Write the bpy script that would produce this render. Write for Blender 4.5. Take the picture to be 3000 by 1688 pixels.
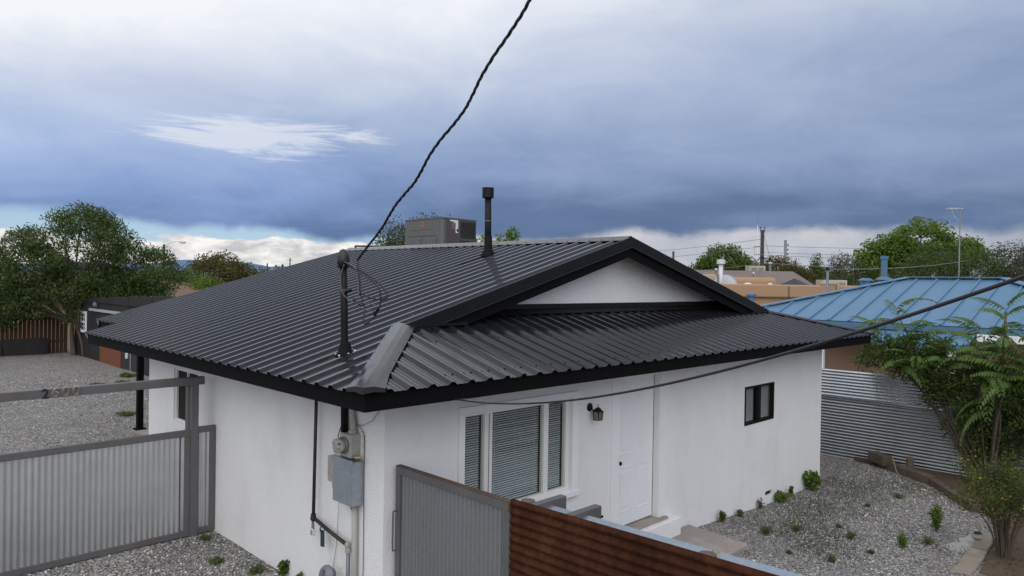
import bpy, math, random
import numpy as np
from mathutils import Vector, Matrix

# ------------------------------------------------------------------ reset
for o in list(bpy.data.objects):
    bpy.data.objects.remove(o, do_unlink=True)
scene = bpy.context.scene
COL = scene.collection
R = math.radians

# ------------------------------------------------------------------ camera
cam_data = bpy.data.cameras.new("camera")
cam = bpy.data.objects.new("camera", cam_data)
COL.objects.link(cam)
scene.camera = cam
cam_data.sensor_width = 36.0
cam_data.lens = 36.0 * 2093.489 / 3000.0
cam_data.clip_start = 0.05
cam_data.clip_end = 40000.0
_p, _r = R(-0.481), R(-0.894)
_F = Vector((0, math.cos(_p), math.sin(_p)))
_U = Vector((0, -math.sin(_p), math.cos(_p)))
_X = Vector((1, 0, 0))
_R2 = _X * math.cos(_r) - _U * math.sin(_r)
_U2 = _X * math.sin(_r) + _U * math.cos(_r)
cm = Matrix((( _R2.x, _U2.x, -_F.x, 0), (_R2.y, _U2.y, -_F.y, 0), (_R2.z, _U2.z, -_F.z, 3.687), (0, 0, 0, 1)))
cam.matrix_world = cm

# ------------------------------------------------------------------ render / view
scene.render.engine = 'CYCLES'
scene.view_settings.view_transform = 'Standard'
scene.view_settings.look = 'None'
scene.view_settings.gamma = 1.0
scene.view_settings.use_curve_mapping = False
scene.view_settings.exposure = 0.35

def srgb(r, g, b):
    f = lambda c: (c / 255.0) / 12.92 if c / 255.0 <= 0.04045 else ((c / 255.0 + 0.055) / 1.055) ** 2.4
    return (f(r), f(g), f(b), 1.0)

# ------------------------------------------------------------------ node helper
class NT:
    def __init__(self, tree):
        self.t = tree
        self.n = tree.nodes
        self.l = tree.links
    def new(self, kind, **kw):
        nd = self.n.new(kind)
        for k, v in kw.items():
            setattr(nd, k, v)
        return nd
    def put(self, sock, v):
        if isinstance(v, (int, float)):
            sock.default_value = v
        elif isinstance(v, (tuple, list)):
            sock.default_value = tuple(v)
        else:
            self.l.new(v, sock)
    def math(self, op, a, b=None, c=None, clamp=False):
        nd = self.new('ShaderNodeMath', operation=op, use_clamp=clamp)
        self.put(nd.inputs[0], a)
        if b is not None: self.put(nd.inputs[1], b)
        if c is not None: self.put(nd.inputs[2], c)
        return nd.outputs[0]
    def ss(self, x, lo, hi):
        nd = self.new('ShaderNodeMapRange', interpolation_type='SMOOTHSTEP')
        self.put(nd.inputs[0], x); self.put(nd.inputs[1], lo); self.put(nd.inputs[2], hi)
        return nd.outputs[0]
    def mix(self, f, a, b, blend='MIX'):
        nd = self.new('ShaderNodeMix', data_type='RGBA', blend_type=blend)
        self.put(nd.inputs[0], f); self.put(nd.inputs[6], a); self.put(nd.inputs[7], b)
        return nd.outputs[2]
    def ramp(self, x, stops, interp='LINEAR'):
        nd = self.new('ShaderNodeValToRGB')
        nd.color_ramp.interpolation = interp
        el = nd.color_ramp.elements
        while len(el) < len(stops): el.new(0.5)
        for e, (p, c) in zip(el, stops):
            e.position = p; e.color = c if len(c) == 4 else (*c, 1)
        self.put(nd.inputs[0], x)
        return nd.outputs[0]
    def noise(self, vec, scale, detail=4, rough=0.5, dist=0.0):
        nd = self.new('ShaderNodeTexNoise')
        if vec is not None: self.put(nd.inputs['Vector'], vec)
        nd.inputs['Scale'].default_value = scale
        nd.inputs['Detail'].default_value = detail
        nd.inputs['Roughness'].default_value = rough
        nd.inputs['Distortion'].default_value = dist
        return nd.outputs['Fac']
    def voro(self, vec, scale, feature='F1', out='Distance'):
        nd = self.new('ShaderNodeTexVoronoi', feature=feature)
        if vec is not None: self.put(nd.inputs['Vector'], vec)
        nd.inputs['Scale'].default_value = scale
        return nd.outputs[out]
    def comb(self, x, y, z):
        nd = self.new('ShaderNodeCombineXYZ')
        self.put(nd.inputs[0], x); self.put(nd.inputs[1], y); self.put(nd.inputs[2], z)
        return nd.outputs[0]
    def sep(self, v):
        nd = self.new('ShaderNodeSeparateXYZ'); self.put(nd.inputs[0], v)
        return nd.outputs

# ------------------------------------------------------------------ world: storm sky
SUN_DIR = Vector((0.06, -0.74, 0.66)).normalized()      # towards the light
sun_el = math.asin(SUN_DIR.z)
sun_az = math.atan2(SUN_DIR.x, SUN_DIR.y)
world = bpy.data.worlds.new("World")
scene.world = world
world.use_nodes = True
wt = NT(world.node_tree)
wt.n.clear()
w_out = wt.new('ShaderNodeOutputWorld')
w_bg = wt.new('ShaderNodeBackground')
wt.l.new(w_bg.outputs[0], w_out.inputs[0])
tc = wt.new('ShaderNodeTexCoord').outputs['Generated']
dx, dy, dz = wt.sep(tc)
rh = wt.math('SQRT', wt.math('ADD', wt.math('MULTIPLY', dx, dx), wt.math('MULTIPLY', dy, dy)))
rh = wt.math('MAXIMUM', rh, 0.001)
sx = wt.math('DIVIDE', dx, rh)
el = wt.math('MULTIPLY', wt.math('ARCTAN2', dz, rh), 180 / math.pi)
az = wt.math('MULTIPLY', wt.math('ARCTAN2', dx, dy), 180 / math.pi)
zz = wt.math('ADD', wt.math('MAXIMUM', dz, 0.0), 0.10)
plan = wt.comb(wt.math('DIVIDE', dx, zz), wt.math('DIVIDE', dy, zz), 0.3)
n_big = wt.noise(plan, 0.62, 6, 0.52, 0.35)
n_fine = wt.noise(wt.comb(wt.math('MULTIPLY', dx, 3.2), wt.math('MULTIPLY', dy, 3.2), wt.math('MULTIPLY', dz, 8.5)), 1.5, 9, 0.6, 0.5)
n_edge = wt.noise(wt.comb(wt.math('MULTIPLY', dx, 6), wt.math('MULTIPLY', dy, 6), wt.math('MULTIPLY', dz, 9)), 1.7, 7, 0.55, 0.3)
left = wt.math('MAXIMUM', wt.math('MULTIPLY', sx, -1.0), 0.0)
right = wt.math('MAXIMUM', sx, 0.0)
e_c = wt.math('MINIMUM', el, 22.0)
B = wt.math('MULTIPLY_ADD', wt.math('SUBTRACT', e_c, 4.0), 0.0415, 0.10)
B = wt.math('ADD', B, wt.math('MULTIPLY', wt.math('MULTIPLY', left, 0.40), wt.math('MULTIPLY_ADD', wt.ss(el, 11.0, 17.0), 0.35, wt.ss(el, -3.0, 4.0))))
B = wt.math('SUBTRACT', B, wt.math('MULTIPLY', right, wt.math('MULTIPLY', 0.34, wt.ss(el, 9.0, 18.0))))
B = wt.math('ADD', B, wt.math('MULTIPLY', wt.ss(el, 5.0, 10.0), 0.05))
B = wt.math('ADD', B, wt.math('MULTIPLY', wt.math('SUBTRACT', n_big, 0.5), 0.36))
B = wt.math('ADD', B, wt.math('MULTIPLY', wt.math('SUBTRACT', n_fine, 0.5), 0.36))
storm = wt.ramp(B, [(0.0, srgb(86, 108, 146)), (0.17, srgb(102, 124, 160)), (0.36, srgb(140, 160, 197)),
                    (0.58, srgb(174, 189, 217)), (0.80, srgb(212, 220, 236)), (1.0, srgb(243, 246, 251))])
# a little greyer towards the right
storm = wt.mix(wt.math('MULTIPLY', right, 0.55), storm, wt.mix(1.0, storm, srgb(236, 232, 226), 'MULTIPLY'))
storm = wt.mix(wt.math('MULTIPLY', wt.ss(left, 0.0, 0.35), wt.math('SUBTRACT', 1.0, wt.ss(el, 7.0, 15.0))), storm, wt.mix(1.0, storm, (0.92, 1.0, 1.10, 1), 'MULTIPLY'))
# wind-drawn bright cloud low on the left
ga = wt.math('DIVIDE', wt.math('ADD', az, 19.5), 10.5)
ge = wt.math('DIVIDE', wt.math('SUBTRACT', el, wt.math('MULTIPLY_ADD', wt.math('ADD', az, 19.5), 0.03, 10.5)), 1.9)
gg = wt.math('ADD', wt.math('MULTIPLY', ga, ga), wt.math('MULTIPLY', ge, ge))
gm = wt.math('SUBTRACT', 1.0, gg)
n_w = wt.noise(wt.comb(wt.math('MULTIPLY', dx, 3.0), wt.math('MULTIPLY', dy, 3.0), wt.math('MULTIPLY', dz, 30)), 2.6, 10, 0.66, 0.9)
wisp = wt.ss(wt.math('ADD', wt.math('MULTIPLY', gm, 0.42), wt.math('MULTIPLY', wt.math('SUBTRACT', n_w, 0.5), 1.7)), 0.08, 0.40)
wisp = wt.math('MULTIPLY', wisp, wt.ss(gm, -0.35, 0.55))
storm = wt.mix(wt.math('MULTIPLY', wisp, 0.72), storm, srgb(226, 231, 242))
# strip under the cloud base
nish = wt.new('ShaderNodeTexSky', sky_type='NISHITA')
nish.sun_disc = False
nish.sun_elevation = sun_el
nish.sun_rotation = sun_az
nish.altitude = 1600
clear = wt.mix(1.0, nish.outputs[0], (0.085, 0.085, 0.085, 1), 'MULTIPLY')
clear = wt.mix(0.5, clear, srgb(158, 192, 232))
n_cu = wt.noise(wt.comb(wt.math('MULTIPLY', dx, 10), wt.math('MULTIPLY', dy, 10), wt.math('MULTIPLY', dz, 20)), 1.3, 8, 0.58, 0.2)
cu_top = wt.math('MULTIPLY_ADD', wt.math('SUBTRACT', n_cu, 0.5), 3.2, 3.0)
cu = wt.ss(wt.math('SUBTRACT', cu_top, el), -0.08, 0.22)
cu_col = wt.ramp(wt.noise(wt.comb(wt.math('MULTIPLY', dx, 22), wt.math('MULTIPLY', dy, 22), wt.math('MULTIPLY', dz, 55)), 1.2, 7, 0.6, 0.3),
                 [(0.36, srgb(196, 196, 202)), (0.5, srgb(230, 228, 226)), (0.62, srgb(252, 250, 246))])
strip_l = wt.mix(cu, clear, cu_col)
strip_r = wt.ramp(wt.math('ADD', wt.math('MULTIPLY', n_edge, 0.8), wt.math('MULTIPLY', right, -0.25)),
                  [(0.14, srgb(158, 166, 184)), (0.34, srgb(188, 192, 202)), (0.52, srgb(208, 209, 211))])
strip = wt.mix(wt.ss(left, 0.0, 0.2), strip_r, strip_l)
base_e = wt.math('MULTIPLY_ADD', wt.math('SUBTRACT', n_edge, 0.5), 2.3, 3.35)
base_e = wt.math('ADD', base_e, wt.math('ADD', wt.math('MULTIPLY', wt.ss(left, 0.28, 0.55), 1.0), wt.math('MULTIPLY', wt.ss(right, 0.0, 0.2), 0.7)))
up = wt.ss(wt.math('SUBTRACT', el, base_e), -0.55, 0.42)
sky_col = wt.mix(up, strip, storm)
sky_col = wt.mix(wt.ss(el, -1.5, -0.2), srgb(120, 122, 122), sky_col)
wt.l.new(sky_col, w_bg.inputs[0])
w_bg.inputs[1].default_value = 0.785

# ------------------------------------------------------------------ sun through cloud
sd = bpy.data.lights.new("sun", 'SUN')
sd.energy = 1.5
sd.angle = R(85)
sd.color = (1.0, 0.965, 0.92)
sun = bpy.data.objects.new("sun", sd)
COL.objects.link(sun)
sun.rotation_euler = SUN_DIR.to_track_quat('Z', 'Y').to_euler()
sun.location = (0, 0, 60)

# ------------------------------------------------------------------ materials
MATS = {}
def new_mat(name):
    m = bpy.data.materials.new(name)
    m.use_nodes = True
    t = NT(m.node_tree)
    b = m.node_tree.nodes['Principled BSDF']
    MATS[name] = m
    return m, t, b

def pm(name, col, rough=0.6, metal=0.0, var=0.15, vs=2.5, bump=0.0, bs=60.0, dirt=None, dscale=1.2, damt=0.35, spec=0.5, rvar=0.0, stretch=None):
    m, t, b = new_mat(name)
    oc = t.new('ShaderNodeTexCoord').outputs['Object']
    if stretch:
        mp = t.new('ShaderNodeMapping'); mp.inputs['Scale'].default_value = stretch
        t.l.new(oc, mp.inputs[0]); vv = mp.outputs[0]
    else:
        vv = oc
    n = t.noise(vv, vs, 6, 0.6)
    c = t.mix(n, tuple(x * (1 - var) for x in col[:3]) + (1,), tuple(min(1, x * (1 + var)) for x in col[:3]) + (1,))
    if dirt:
        d = t.ss(t.noise(vv, dscale, 7, 0.65), 0.48, 0.75)
        c = t.mix(t.math('MULTIPLY', d, damt), c, (*dirt[:3], 1))
    t.l.new(c, b.inputs['Base Color'])
    b.inputs['Metallic'].default_value = metal
    b.inputs['Specular IOR Level'].default_value = spec
    if rvar:
        t.l.new(t.math('MULTIPLY_ADD', t.noise(vv, vs * 3, 4), rvar, rough - rvar / 2), b.inputs['Roughness'])
    else:
        b.inputs['Roughness'].default_value = rough
    if bump:
        bn = t.new('ShaderNodeBump'); bn.inputs['Strength'].default_value = bump; bn.inputs['Distance'].default_value = 0.015 if name == 'white_stucco' else 0.01
        t.l.new(t.noise(oc if name == 'white_stucco' else vv, bs, 4, 0.6), bn.inputs['Height'])
        t.l.new(bn.outputs[0], b.inputs['Normal'])
    return m

stucco = pm('white_stucco', (0.80, 0.80, 0.80), 0.85, 0, 0.06, 1.3, 0.9, 58, dirt=(0.54, 0.52, 0.49), dscale=1.6, damt=0.24, spec=0.2, stretch=(1, 1, 0.6))
def mk_roof():
    m, t, b = new_mat('charcoal_painted_steel')
    oc = t.new('ShaderNodeTexCoord').outputs['Object']
    n = t.noise(oc, 0.8, 6, 0.6)
    t.l.new(t.mix(n, (0.007, 0.0075, 0.011, 1), (0.013, 0.0135, 0.019, 1)), b.inputs['Base Color'])
    t.l.new(t.math('MULTIPLY_ADD', t.noise(oc, 3.0, 6, 0.6), 0.10, 0.10), b.inputs['Roughness'])
    b.inputs['Specular IOR Level'].default_value = 0.55
    b.inputs['Coat Weight'].default_value = 0.0
    b.inputs['Coat Roughness'].default_value = 0.16
    bn = t.new('ShaderNodeBump'); bn.inputs['Strength'].default_value = 0.06; bn.inputs['Distance'].default_value = 0.02
    t.l.new(t.noise(oc, 2.6, 3, 0.5), bn.inputs['Height'])
    t.l.new(bn.outputs[0], b.inputs['Normal'])
    return m
roof_m = mk_roof()
flash_m = pm('charcoal_flashing', (0.026, 0.026, 0.032), 0.20, 0, 0.2, 1.5, 0.18, 3.0, spec=0.35, rvar=0.10)
black_trim = pm('black_painted_wood', (0.0045, 0.0045, 0.005), 0.75, 0, 0.35, 3, 0.15, 70, spec=0.1)
black_metal = pm('black_painted_pipe', (0.006, 0.006, 0.007), 0.5, 0, 0.3, 6, 0.1, 60, dirt=(0.022, 0.02, 0.019), dscale=5, damt=0.4, spec=0.25)
black_rubber = pm('black_rubber', (0.006, 0.006, 0.007), 0.7, 0, 0.3, 8, spec=0.15)
cable_m = pm('black_cable', (0.014, 0.014, 0.018), 0.5, 0, 0.3, 14)
grey_wire = pm('grey_wire', (0.10, 0.10, 0.11), 0.5, 0, 0.3, 14)
white_paint = pm('white_paint', (0.78, 0.79, 0.80), 0.55, 0, 0.03, 3, 0.08, 30, dirt=(0.6, 0.57, 0.52), dscale=2.5, damt=0.2, spec=0.4)
vinyl = pm('white_vinyl', (0.74, 0.73, 0.70), 0.45, 0, 0.04, 3, dirt=(0.5, 0.45, 0.38), dscale=3, damt=0.25)
slat_m = pm('grey_blind', (0.62, 0.65, 0.66), 0.6, 0, 0.12, 5)
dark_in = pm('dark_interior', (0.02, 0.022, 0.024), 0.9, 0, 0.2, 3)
steel_tube = pm('weathered_steel_tube', (0.125, 0.122, 0.125), 0.55, 0.25, 0.25, 3, 0.12, 40, dirt=(0.13, 0.085, 0.055), dscale=2.2, damt=0.45)
def mk_galv(name, c0, c1, rough, metal=0.85, tint=None, vs=55):
    m, t, b = new_mat(name)
    oc = t.new('ShaderNodeTexCoord').outputs['Object']
    sp = t.voro(oc, vs, 'F1', 'Color')
    s = t.sep(sp)[0]
    big = t.noise(oc, 1.6, 6, 0.62)
    c = t.mix(t.math('MULTIPLY_ADD', s, 0.35, t.math('MULTIPLY', big, 0.65)), (*c0, 1), (*c1, 1))
    if tint:
        mp = t.new('ShaderNodeMapping'); mp.inputs['Scale'].default_value = (1, 1, 0.35); t.l.new(oc, mp.inputs[0])
        c = t.mix(t.math('MULTIPLY', t.ss(t.noise(mp.outputs[0], 2.2, 7, 0.65), 0.5, 0.78), 0.5), c, (*tint, 1))
    t.l.new(c, b.inputs['Base Color'])
    b.inputs['Metallic'].default_value = metal
    t.l.new(t.math('MULTIPLY_ADD', big, 0.2, rough - 0.1), b.inputs['Roughness'])
    return m
galv_gate = mk_galv('galvanised_gate_sheet', (0.50, 0.515, 0.52), (0.60, 0.615, 0.62), 0.40, 0.9, vs=8)
galv_new = mk_galv('galvanised_bright', (0.52, 0.545, 0.575), (0.62, 0.645, 0.675), 0.27, 1.0, vs=6)
galv_old = mk_galv('galvanised_dull', (0.33, 0.35, 0.365), (0.41, 0.43, 0.445), 0.33, 0.98, tint=(0.30, 0.295, 0.29), vs=6)
galv_rail = mk_galv('galvanised_rail', (0.24, 0.29, 0.34), (0.42, 0.48, 0.54), 0.42, 0.8)
galv_matte = mk_galv('matte_zinc_sheet', (0.20, 0.21, 0.22), (0.28, 0.29, 0.30), 0.55, 0.5)
box_grey = mk_galv('zinc_box', (0.27, 0.31, 0.35), (0.40, 0.44, 0.48), 0.5, 0.55, tint=(0.22, 0.23, 0.25), vs=30)
def mk_rust():
    m, t, b = new_mat('rusted_sheet')
    oc = t.new('ShaderNodeTexCoord').outputs['Object']
    mp = t.new('ShaderNodeMapping'); mp.inputs['Scale'].default_value = (1, 1, 0.3); t.l.new(oc, mp.inputs[0])
    n = t.noise(mp.outputs[0], 3.2, 9, 0.68, 0.3)
    n2 = t.noise(oc, 26, 6, 0.7)
    f = t.math('MULTIPLY_ADD', n2, 0.45, t.math('MULTIPLY', n, 0.6))
    c = t.ramp(f, [(0.33, (0.018, 0.007, 0.004)), (0.48, (0.038, 0.014, 0.008)), (0.60, (0.062, 0.022, 0.011)), (0.74, (0.100, 0.043, 0.022))])
    t.l.new(c, b.inputs['Base Color'])
    b.inputs['Roughness'].default_value = 0.85
    b.inputs['Specular IOR Level'].default_value = 0.08
    bn = t.new('ShaderNodeBump'); bn.inputs['Strength'].default_value = 0.25; bn.inputs['Distance'].default_value = 0.005
    t.l.new(n2, bn.inputs['Height']); t.l.new(bn.outputs[0], b.inputs['Normal'])
    return m
rust_m = mk_rust()
rust_edge = pm('surface_rust_steel', (0.085, 0.05, 0.035), 0.7, 0.1, 0.3, 5, 0.2, 60, dirt=(0.10, 0.095, 0.09), dscale=3, damt=0.6)
gas_pipe = pm('brown_gas_pipe', (0.035, 0.020, 0.016), 0.55, 0.2, 0.35, 8, dirt=(0.10, 0.085, 0.07), dscale=6, damt=0.5)
grey_pvc = pm('grey_conduit', (0.36, 0.36, 0.34), 0.6, 0, 0.12, 6, dirt=(0.2, 0.17, 0.13), dscale=4, damt=0.4)
putty = pm('old_putty', (0.33, 0.32, 0.29), 0.65, 0, 0.15, 8, 0.2, 50, dirt=(0.20, 0.15, 0.10), dscale=7, damt=0.6)
plastic_blue = pm('blue_plastic', (0.02, 0.045, 0.075), 0.5, 0, 0.2, 8)
concrete = pm('old_concrete', (0.29, 0.255, 0.225), 0.9, 0, 0.14, 3, 0.35, 60, dirt=(0.42, 0.39, 0.36), dscale=3, damt=0.5)
pale_concrete = pm('lime_stained_concrete', (0.25, 0.215, 0.17), 0.9, 0, 0.2, 6, 0.6, 30, dirt=(0.50, 0.49, 0.47), dscale=2.2, damt=0.9)
old_wood = pm('weathered_timber', (0.115, 0.085, 0.065), 0.85, 0, 0.45, 3, 0.6, 30, stretch=(1, 1, 6))
old_wood_h = pm('weathered_sleeper', (0.10, 0.075, 0.058), 0.9, 0, 0.5, 4, 0.6, 18)
soil = pm('bare_soil', (0.085, 0.055, 0.038), 0.95, 0, 0.5, 5, 0.7, 25, dirt=(0.16, 0.10, 0.05), dscale=9, damt=0.6)
ac_paint = pm('taupe_cabinet_paint', (0.115, 0.115, 0.112), 0.5, 0.0, 0.06, 2)
ac_dark = pm('taupe_louver_paint', (0.078, 0.068, 0.063), 0.5, 0.0, 0.1, 2)
sticker_w = pm('white_sticker', (0.68, 0.69, 0.76), 0.5, 0, 0.12, 60)
sticker_o = pm('orange_sticker', (0.22, 0.12, 0.075), 0.5, 0, 0.3, 40, dirt=(0.12, 0.12, 0.11), dscale=14, damt=0.9)
shed_m = pm('black_stained_board', (0.014, 0.012, 0.012), 0.75, 0, 0.55, 2.2, 0.3, 20, dirt=(0.030, 0.024, 0.022), dscale=0.8, damt=0.8, stretch=(1, 3, 0.3))
brown_panel = pm('rust_brown_panel', (0.16, 0.050, 0.020), 0.8, 0, 0.2, 3)
dark_panel = pm('dark_metal_panel', (0.035, 0.036, 0.040), 0.6, 0.3, 0.3, 2)
gutter_m = pm('pale_gutter', (0.36, 0.40, 0.42), 0.5, 0, 0.1, 3)
fence_wood = pm('brown_fence_board', (0.060, 0.034, 0.018), 0.85, 0, 0.5, 3, 0.3, 20, stretch=(1, 1, 0.2))
tan_stucco = pm('tan_stucco', (0.37, 0.235, 0.135), 0.9, 0, 0.08, 0.6, 0.4, 40)
tan_wall = pm('beige_wall', (0.30, 0.20, 0.12), 0.9, 0, 0.12, 0.6, 0.3, 30)
brown_wall = pm('brown_stucco', (0.30, 0.185, 0.125), 0.9, 0, 0.1, 0.8, 0.4, 40)
blue_roof = pm('blue_painted_steel', (0.080, 0.180, 0.295), 0.42, 0.0, 0.06, 1.5, 0.05, 3, dirt=(0.13, 0.24, 0.34), dscale=0.7, damt=0.3)
blue_dark = pm('blue_vent_paint', (0.075, 0.17, 0.26), 0.5, 0, 0.12, 3)
def mk_shingle(name, c0, c1, sc):
    m, t, b = new_mat(name)
    oc = t.new('ShaderNodeTexCoord').outputs['Object']
    br = t.new('ShaderNodeTexBrick')
    br.inputs['Scale'].default_value = sc
    br.inputs['Mortar Size'].default_value = 0.012
    br.inputs['Brick Width'].default_value = 0.6
    br.inputs['Row Height'].default_value = 0.22
    br.inputs['Color1'].default_value = (*c0, 1); br.inputs['Color2'].default_value = (*c1, 1)
    br.inputs['Mortar'].default_value = tuple(x * 0.4 for x in c0) + (1,)
    t.l.new(oc, br.inputs['Vector'])
    c = t.mix(t.noise(oc, 7, 6, 0.7), br.outputs['Color'], tuple(x * 0.55 for x in c0) + (1,))
    t.l.new(c, b.inputs['Base Color'])
    b.inputs['Roughness'].default_value = 0.9
    return m
shingle_grey = mk_shingle('grey_shingle', (0.21, 0.165, 0.15), (0.30, 0.245, 0.225), 1.6)
shingle_brown = mk_shingle('brown_shingle', (0.22, 0.125, 0.08), (0.30, 0.18, 0.115), 1.6)
pole_wood = pm('pole_wood', (0.055, 0.042, 0.035), 0.9, 0, 0.35, 2, stretch=(1, 1, 0.1))
white_metal = pm('white_metal', (0.62, 0.63, 0.66), 0.45, 0.1, 0.1, 4)
grey_metal = pm('grey_metal', (0.17, 0.18, 0.20), 0.5, 0.3, 0.2, 4)
cooler_m = pm('beige_cooler', (0.42, 0.38, 0.32), 0.7, 0, 0.15, 4)
cooler_d = pm('cooler_pad', (0.17, 0.15, 0.125), 0.9, 0, 0.3, 9)
pyr_m = pm('black_skylight', (0.02, 0.021, 0.024), 0.5, 0, 0.3, 3)
mount_m = pm('hazy_mountain', (0.13, 0.19, 0.31), 1.0, 0, 0.1, 0.002, spec=0.0)  # distance haze is painted in as a blue base colour
bark_m = pm('grey_brown_bark', (0.085, 0.066, 0.050), 0.9, 0, 0.4, 6, 0.6, 30, stretch=(1, 1, 0.3))
twig_m = pm('pale_twig', (0.13, 0.11, 0.085), 0.9, 0, 0.3, 10)
glass_clear = None
def mk_glass(name, refl, tint=(1, 1, 1)):
    m, t, b = new_mat(name)
    t.n.remove(b)
    out = [x for x in t.n if x.type == 'OUTPUT_MATERIAL'][0]
    tr = t.new('ShaderNodeBsdfTransparent'); tr.inputs[0].default_value = (*tint, 1)
    gl = t.new('ShaderNodeBsdfGlossy'); gl.inputs['Roughness'].default_value = 0.03
    oc = t.new('ShaderNodeTexCoord').outputs['Object']
    fr = t.new('ShaderNodeLayerWeight'); fr.inputs[0].default_value = 0.5
    mx = t.new('ShaderNodeMixShader')
    t.l.new(t.math('ADD', t.math('MULTIPLY_ADD', t.noise(oc, 1.2, 3), 0.04, refl - 0.02), t.math('POWER', fr.outputs['Facing'], 4.0), clamp=True), mx.inputs[0])
    t.l.new(tr.outputs[0], mx.inputs[1]); t.l.new(gl.outputs[0], mx.inputs[2])
    t.l.new(mx.outputs[0], out.inputs[0])
    return m
glass = mk_glass('window_glass', 0.05, (0.93, 0.955, 0.955))
glass_dark = mk_glass('dark_screen_glass', 0.03, (0.86, 0.86, 0.85))
lamp_glass = mk_glass('frosted_lamp_glass', 0.06, (0.75, 0.72, 0.66))

def mk_leaf(name, cols, trans=0.35):
    m, t, b = new_mat(name)
    out = [x for x in t.n if x.type == 'OUTPUT_MATERIAL'][0]
    geo = t.new('ShaderNodeNewGeometry')
    oc = t.new('ShaderNodeTexCoord').outputs['Object']
    rnd = geo.outputs['Random Per Island']
    f = t.math('MULTIPLY_ADD', rnd, 0.30, t.math('MULTIPLY', t.noise(oc, 1.5, 3, 0.6), 0.75))
    n = len(cols)
    c = t.ramp(f, [(0.15 + 0.7 * i / (n - 1), cc) for i, cc in enumerate(cols)])
    t.l.new(c, b.inputs['Base Color'])
    b.inputs['Roughness'].default_value = 0.55
    b.inputs['Specular IOR Level'].default_value = 0.3
    tl = t.new('ShaderNodeBsdfTranslucent')
    t.l.new(c, tl.inputs[0])
    mx = t.new('ShaderNodeMixShader'); mx.inputs[0].default_value = trans
    t.l.new(b.outputs[0], mx.inputs[1]); t.l.new(tl.outputs[0], mx.inputs[2])
    t.l.new(mx.outputs[0], out.inputs[0])
    return m
leaf_elm = mk_leaf('elm_leaf', [(0.024, 0.043, 0.011), (0.052, 0.083, 0.021), (0.088, 0.130, 0.035), (0.125, 0.175, 0.055)])
leaf_mid = mk_leaf('mid_green_leaf', [(0.028, 0.052, 0.010), (0.060, 0.105, 0.018), (0.105, 0.165, 0.032), (0.15, 0.22, 0.05)])
leaf_bright = mk_leaf('bright_green_leaf', [(0.045, 0.085, 0.012), (0.085, 0.15, 0.02), (0.14, 0.22, 0.035), (0.20, 0.28, 0.06)])
leaf_olive = mk_leaf('olive_brown_leaf', [(0.040, 0.040, 0.012), (0.080, 0.078, 0.022), (0.13, 0.115, 0.035), (0.17, 0.14, 0.05)])
leaf_grey = mk_leaf('grey_green_leaf', [(0.035, 0.048, 0.025), (0.065, 0.082, 0.042), (0.10, 0.12, 0.065), (0.14, 0.16, 0.09)])
leaf_dark = mk_leaf('dark_vine_leaf', [(0.018, 0.034, 0.008), (0.050, 0.080, 0.015), (0.092, 0.130, 0.026), (0.135, 0.175, 0.042)])
leaf_frond = mk_leaf('frond_leaf', [(0.045, 0.085, 0.018), (0.078, 0.140, 0.030), (0.12, 0.195, 0.046), (0.16, 0.235, 0.065)], 0.4)
leaf_broom = mk_leaf('broom_leaf', [(0.028, 0.044, 0.009), (0.055, 0.080, 0.014), (0.095, 0.12, 0.022), (0.15, 0.15, 0.035)])
leaf_weed = mk_leaf('weed_leaf', [(0.045, 0.070, 0.022), (0.075, 0.11, 0.032), (0.11, 0.15, 0.048), (0.16, 0.18, 0.08)])
leaf_dry = mk_leaf('dry_grass', [(0.045, 0.058, 0.022), (0.07, 0.082, 0.033), (0.065, 0.095, 0.03), (0.12, 0.115, 0.055)])
petal = pm('orange_petal', (0.62, 0.30, 0.03), 0.6, 0, 0.2, 10)

def mk_gravel(name):
    m, t, b = new_mat(name)
    geo = t.new('ShaderNodeNewGeometry')
    pos = geo.outputs['Position']
    cells = t.voro(pos, 36, 'F1', 'Color')
    cs = t.sep(cells)
    c = t.ramp(cs[0], [(0.0, (0.10, 0.10, 0.104)), (0.35, (0.20, 0.197, 0.197)), (0.62, (0.285, 0.278, 0.27)), (0.86, (0.41, 0.395, 0.375)), (1.0, (0.60, 0.585, 0.57))])
    c = t.mix(t.ss(cs[1], 0.86, 0.93), c, (0.30, 0.20, 0.145, 1))
    # dust and fines, broad patches
    big = t.noise(pos, 0.55, 6, 0.6)
    c = t.mix(t.math('MULTIPLY', t.ss(big, 0.42, 0.72), 0.55), c, (0.29, 0.275, 0.26, 1))
    c = t.mix(t.math('MULTIPLY', t.ss(t.noise(pos, 0.9, 7, 0.62, 0.4), 0.52, 0.72), 0.45), c, (0.135, 0.125, 0.115, 1))
    d = t.voro(pos, 36, 'F1', 'Distance')
    c = t.mix(t.ss(t.math('MULTIPLY', d, 1.0), 0.45, 0.85), c, (0.06, 0.057, 0.055, 1))
    t.l.new(c, b.inputs['Base Color'])
    b.inputs['Roughness'].default_value = 0.9
    b.inputs['Specular IOR Level'].default_value = 0.25
    bn = t.new('ShaderNodeBump'); bn.inputs['Strength'].default_value = 0.9; bn.inputs['Distance'].default_value = 0.02; bn.invert = True
    t.l.new(d, bn.inputs['Height']); t.l.new(bn.outputs[0], b.inputs['Normal'])
    return m
gravel_m = mk_gravel('grey_gravel')
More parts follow.
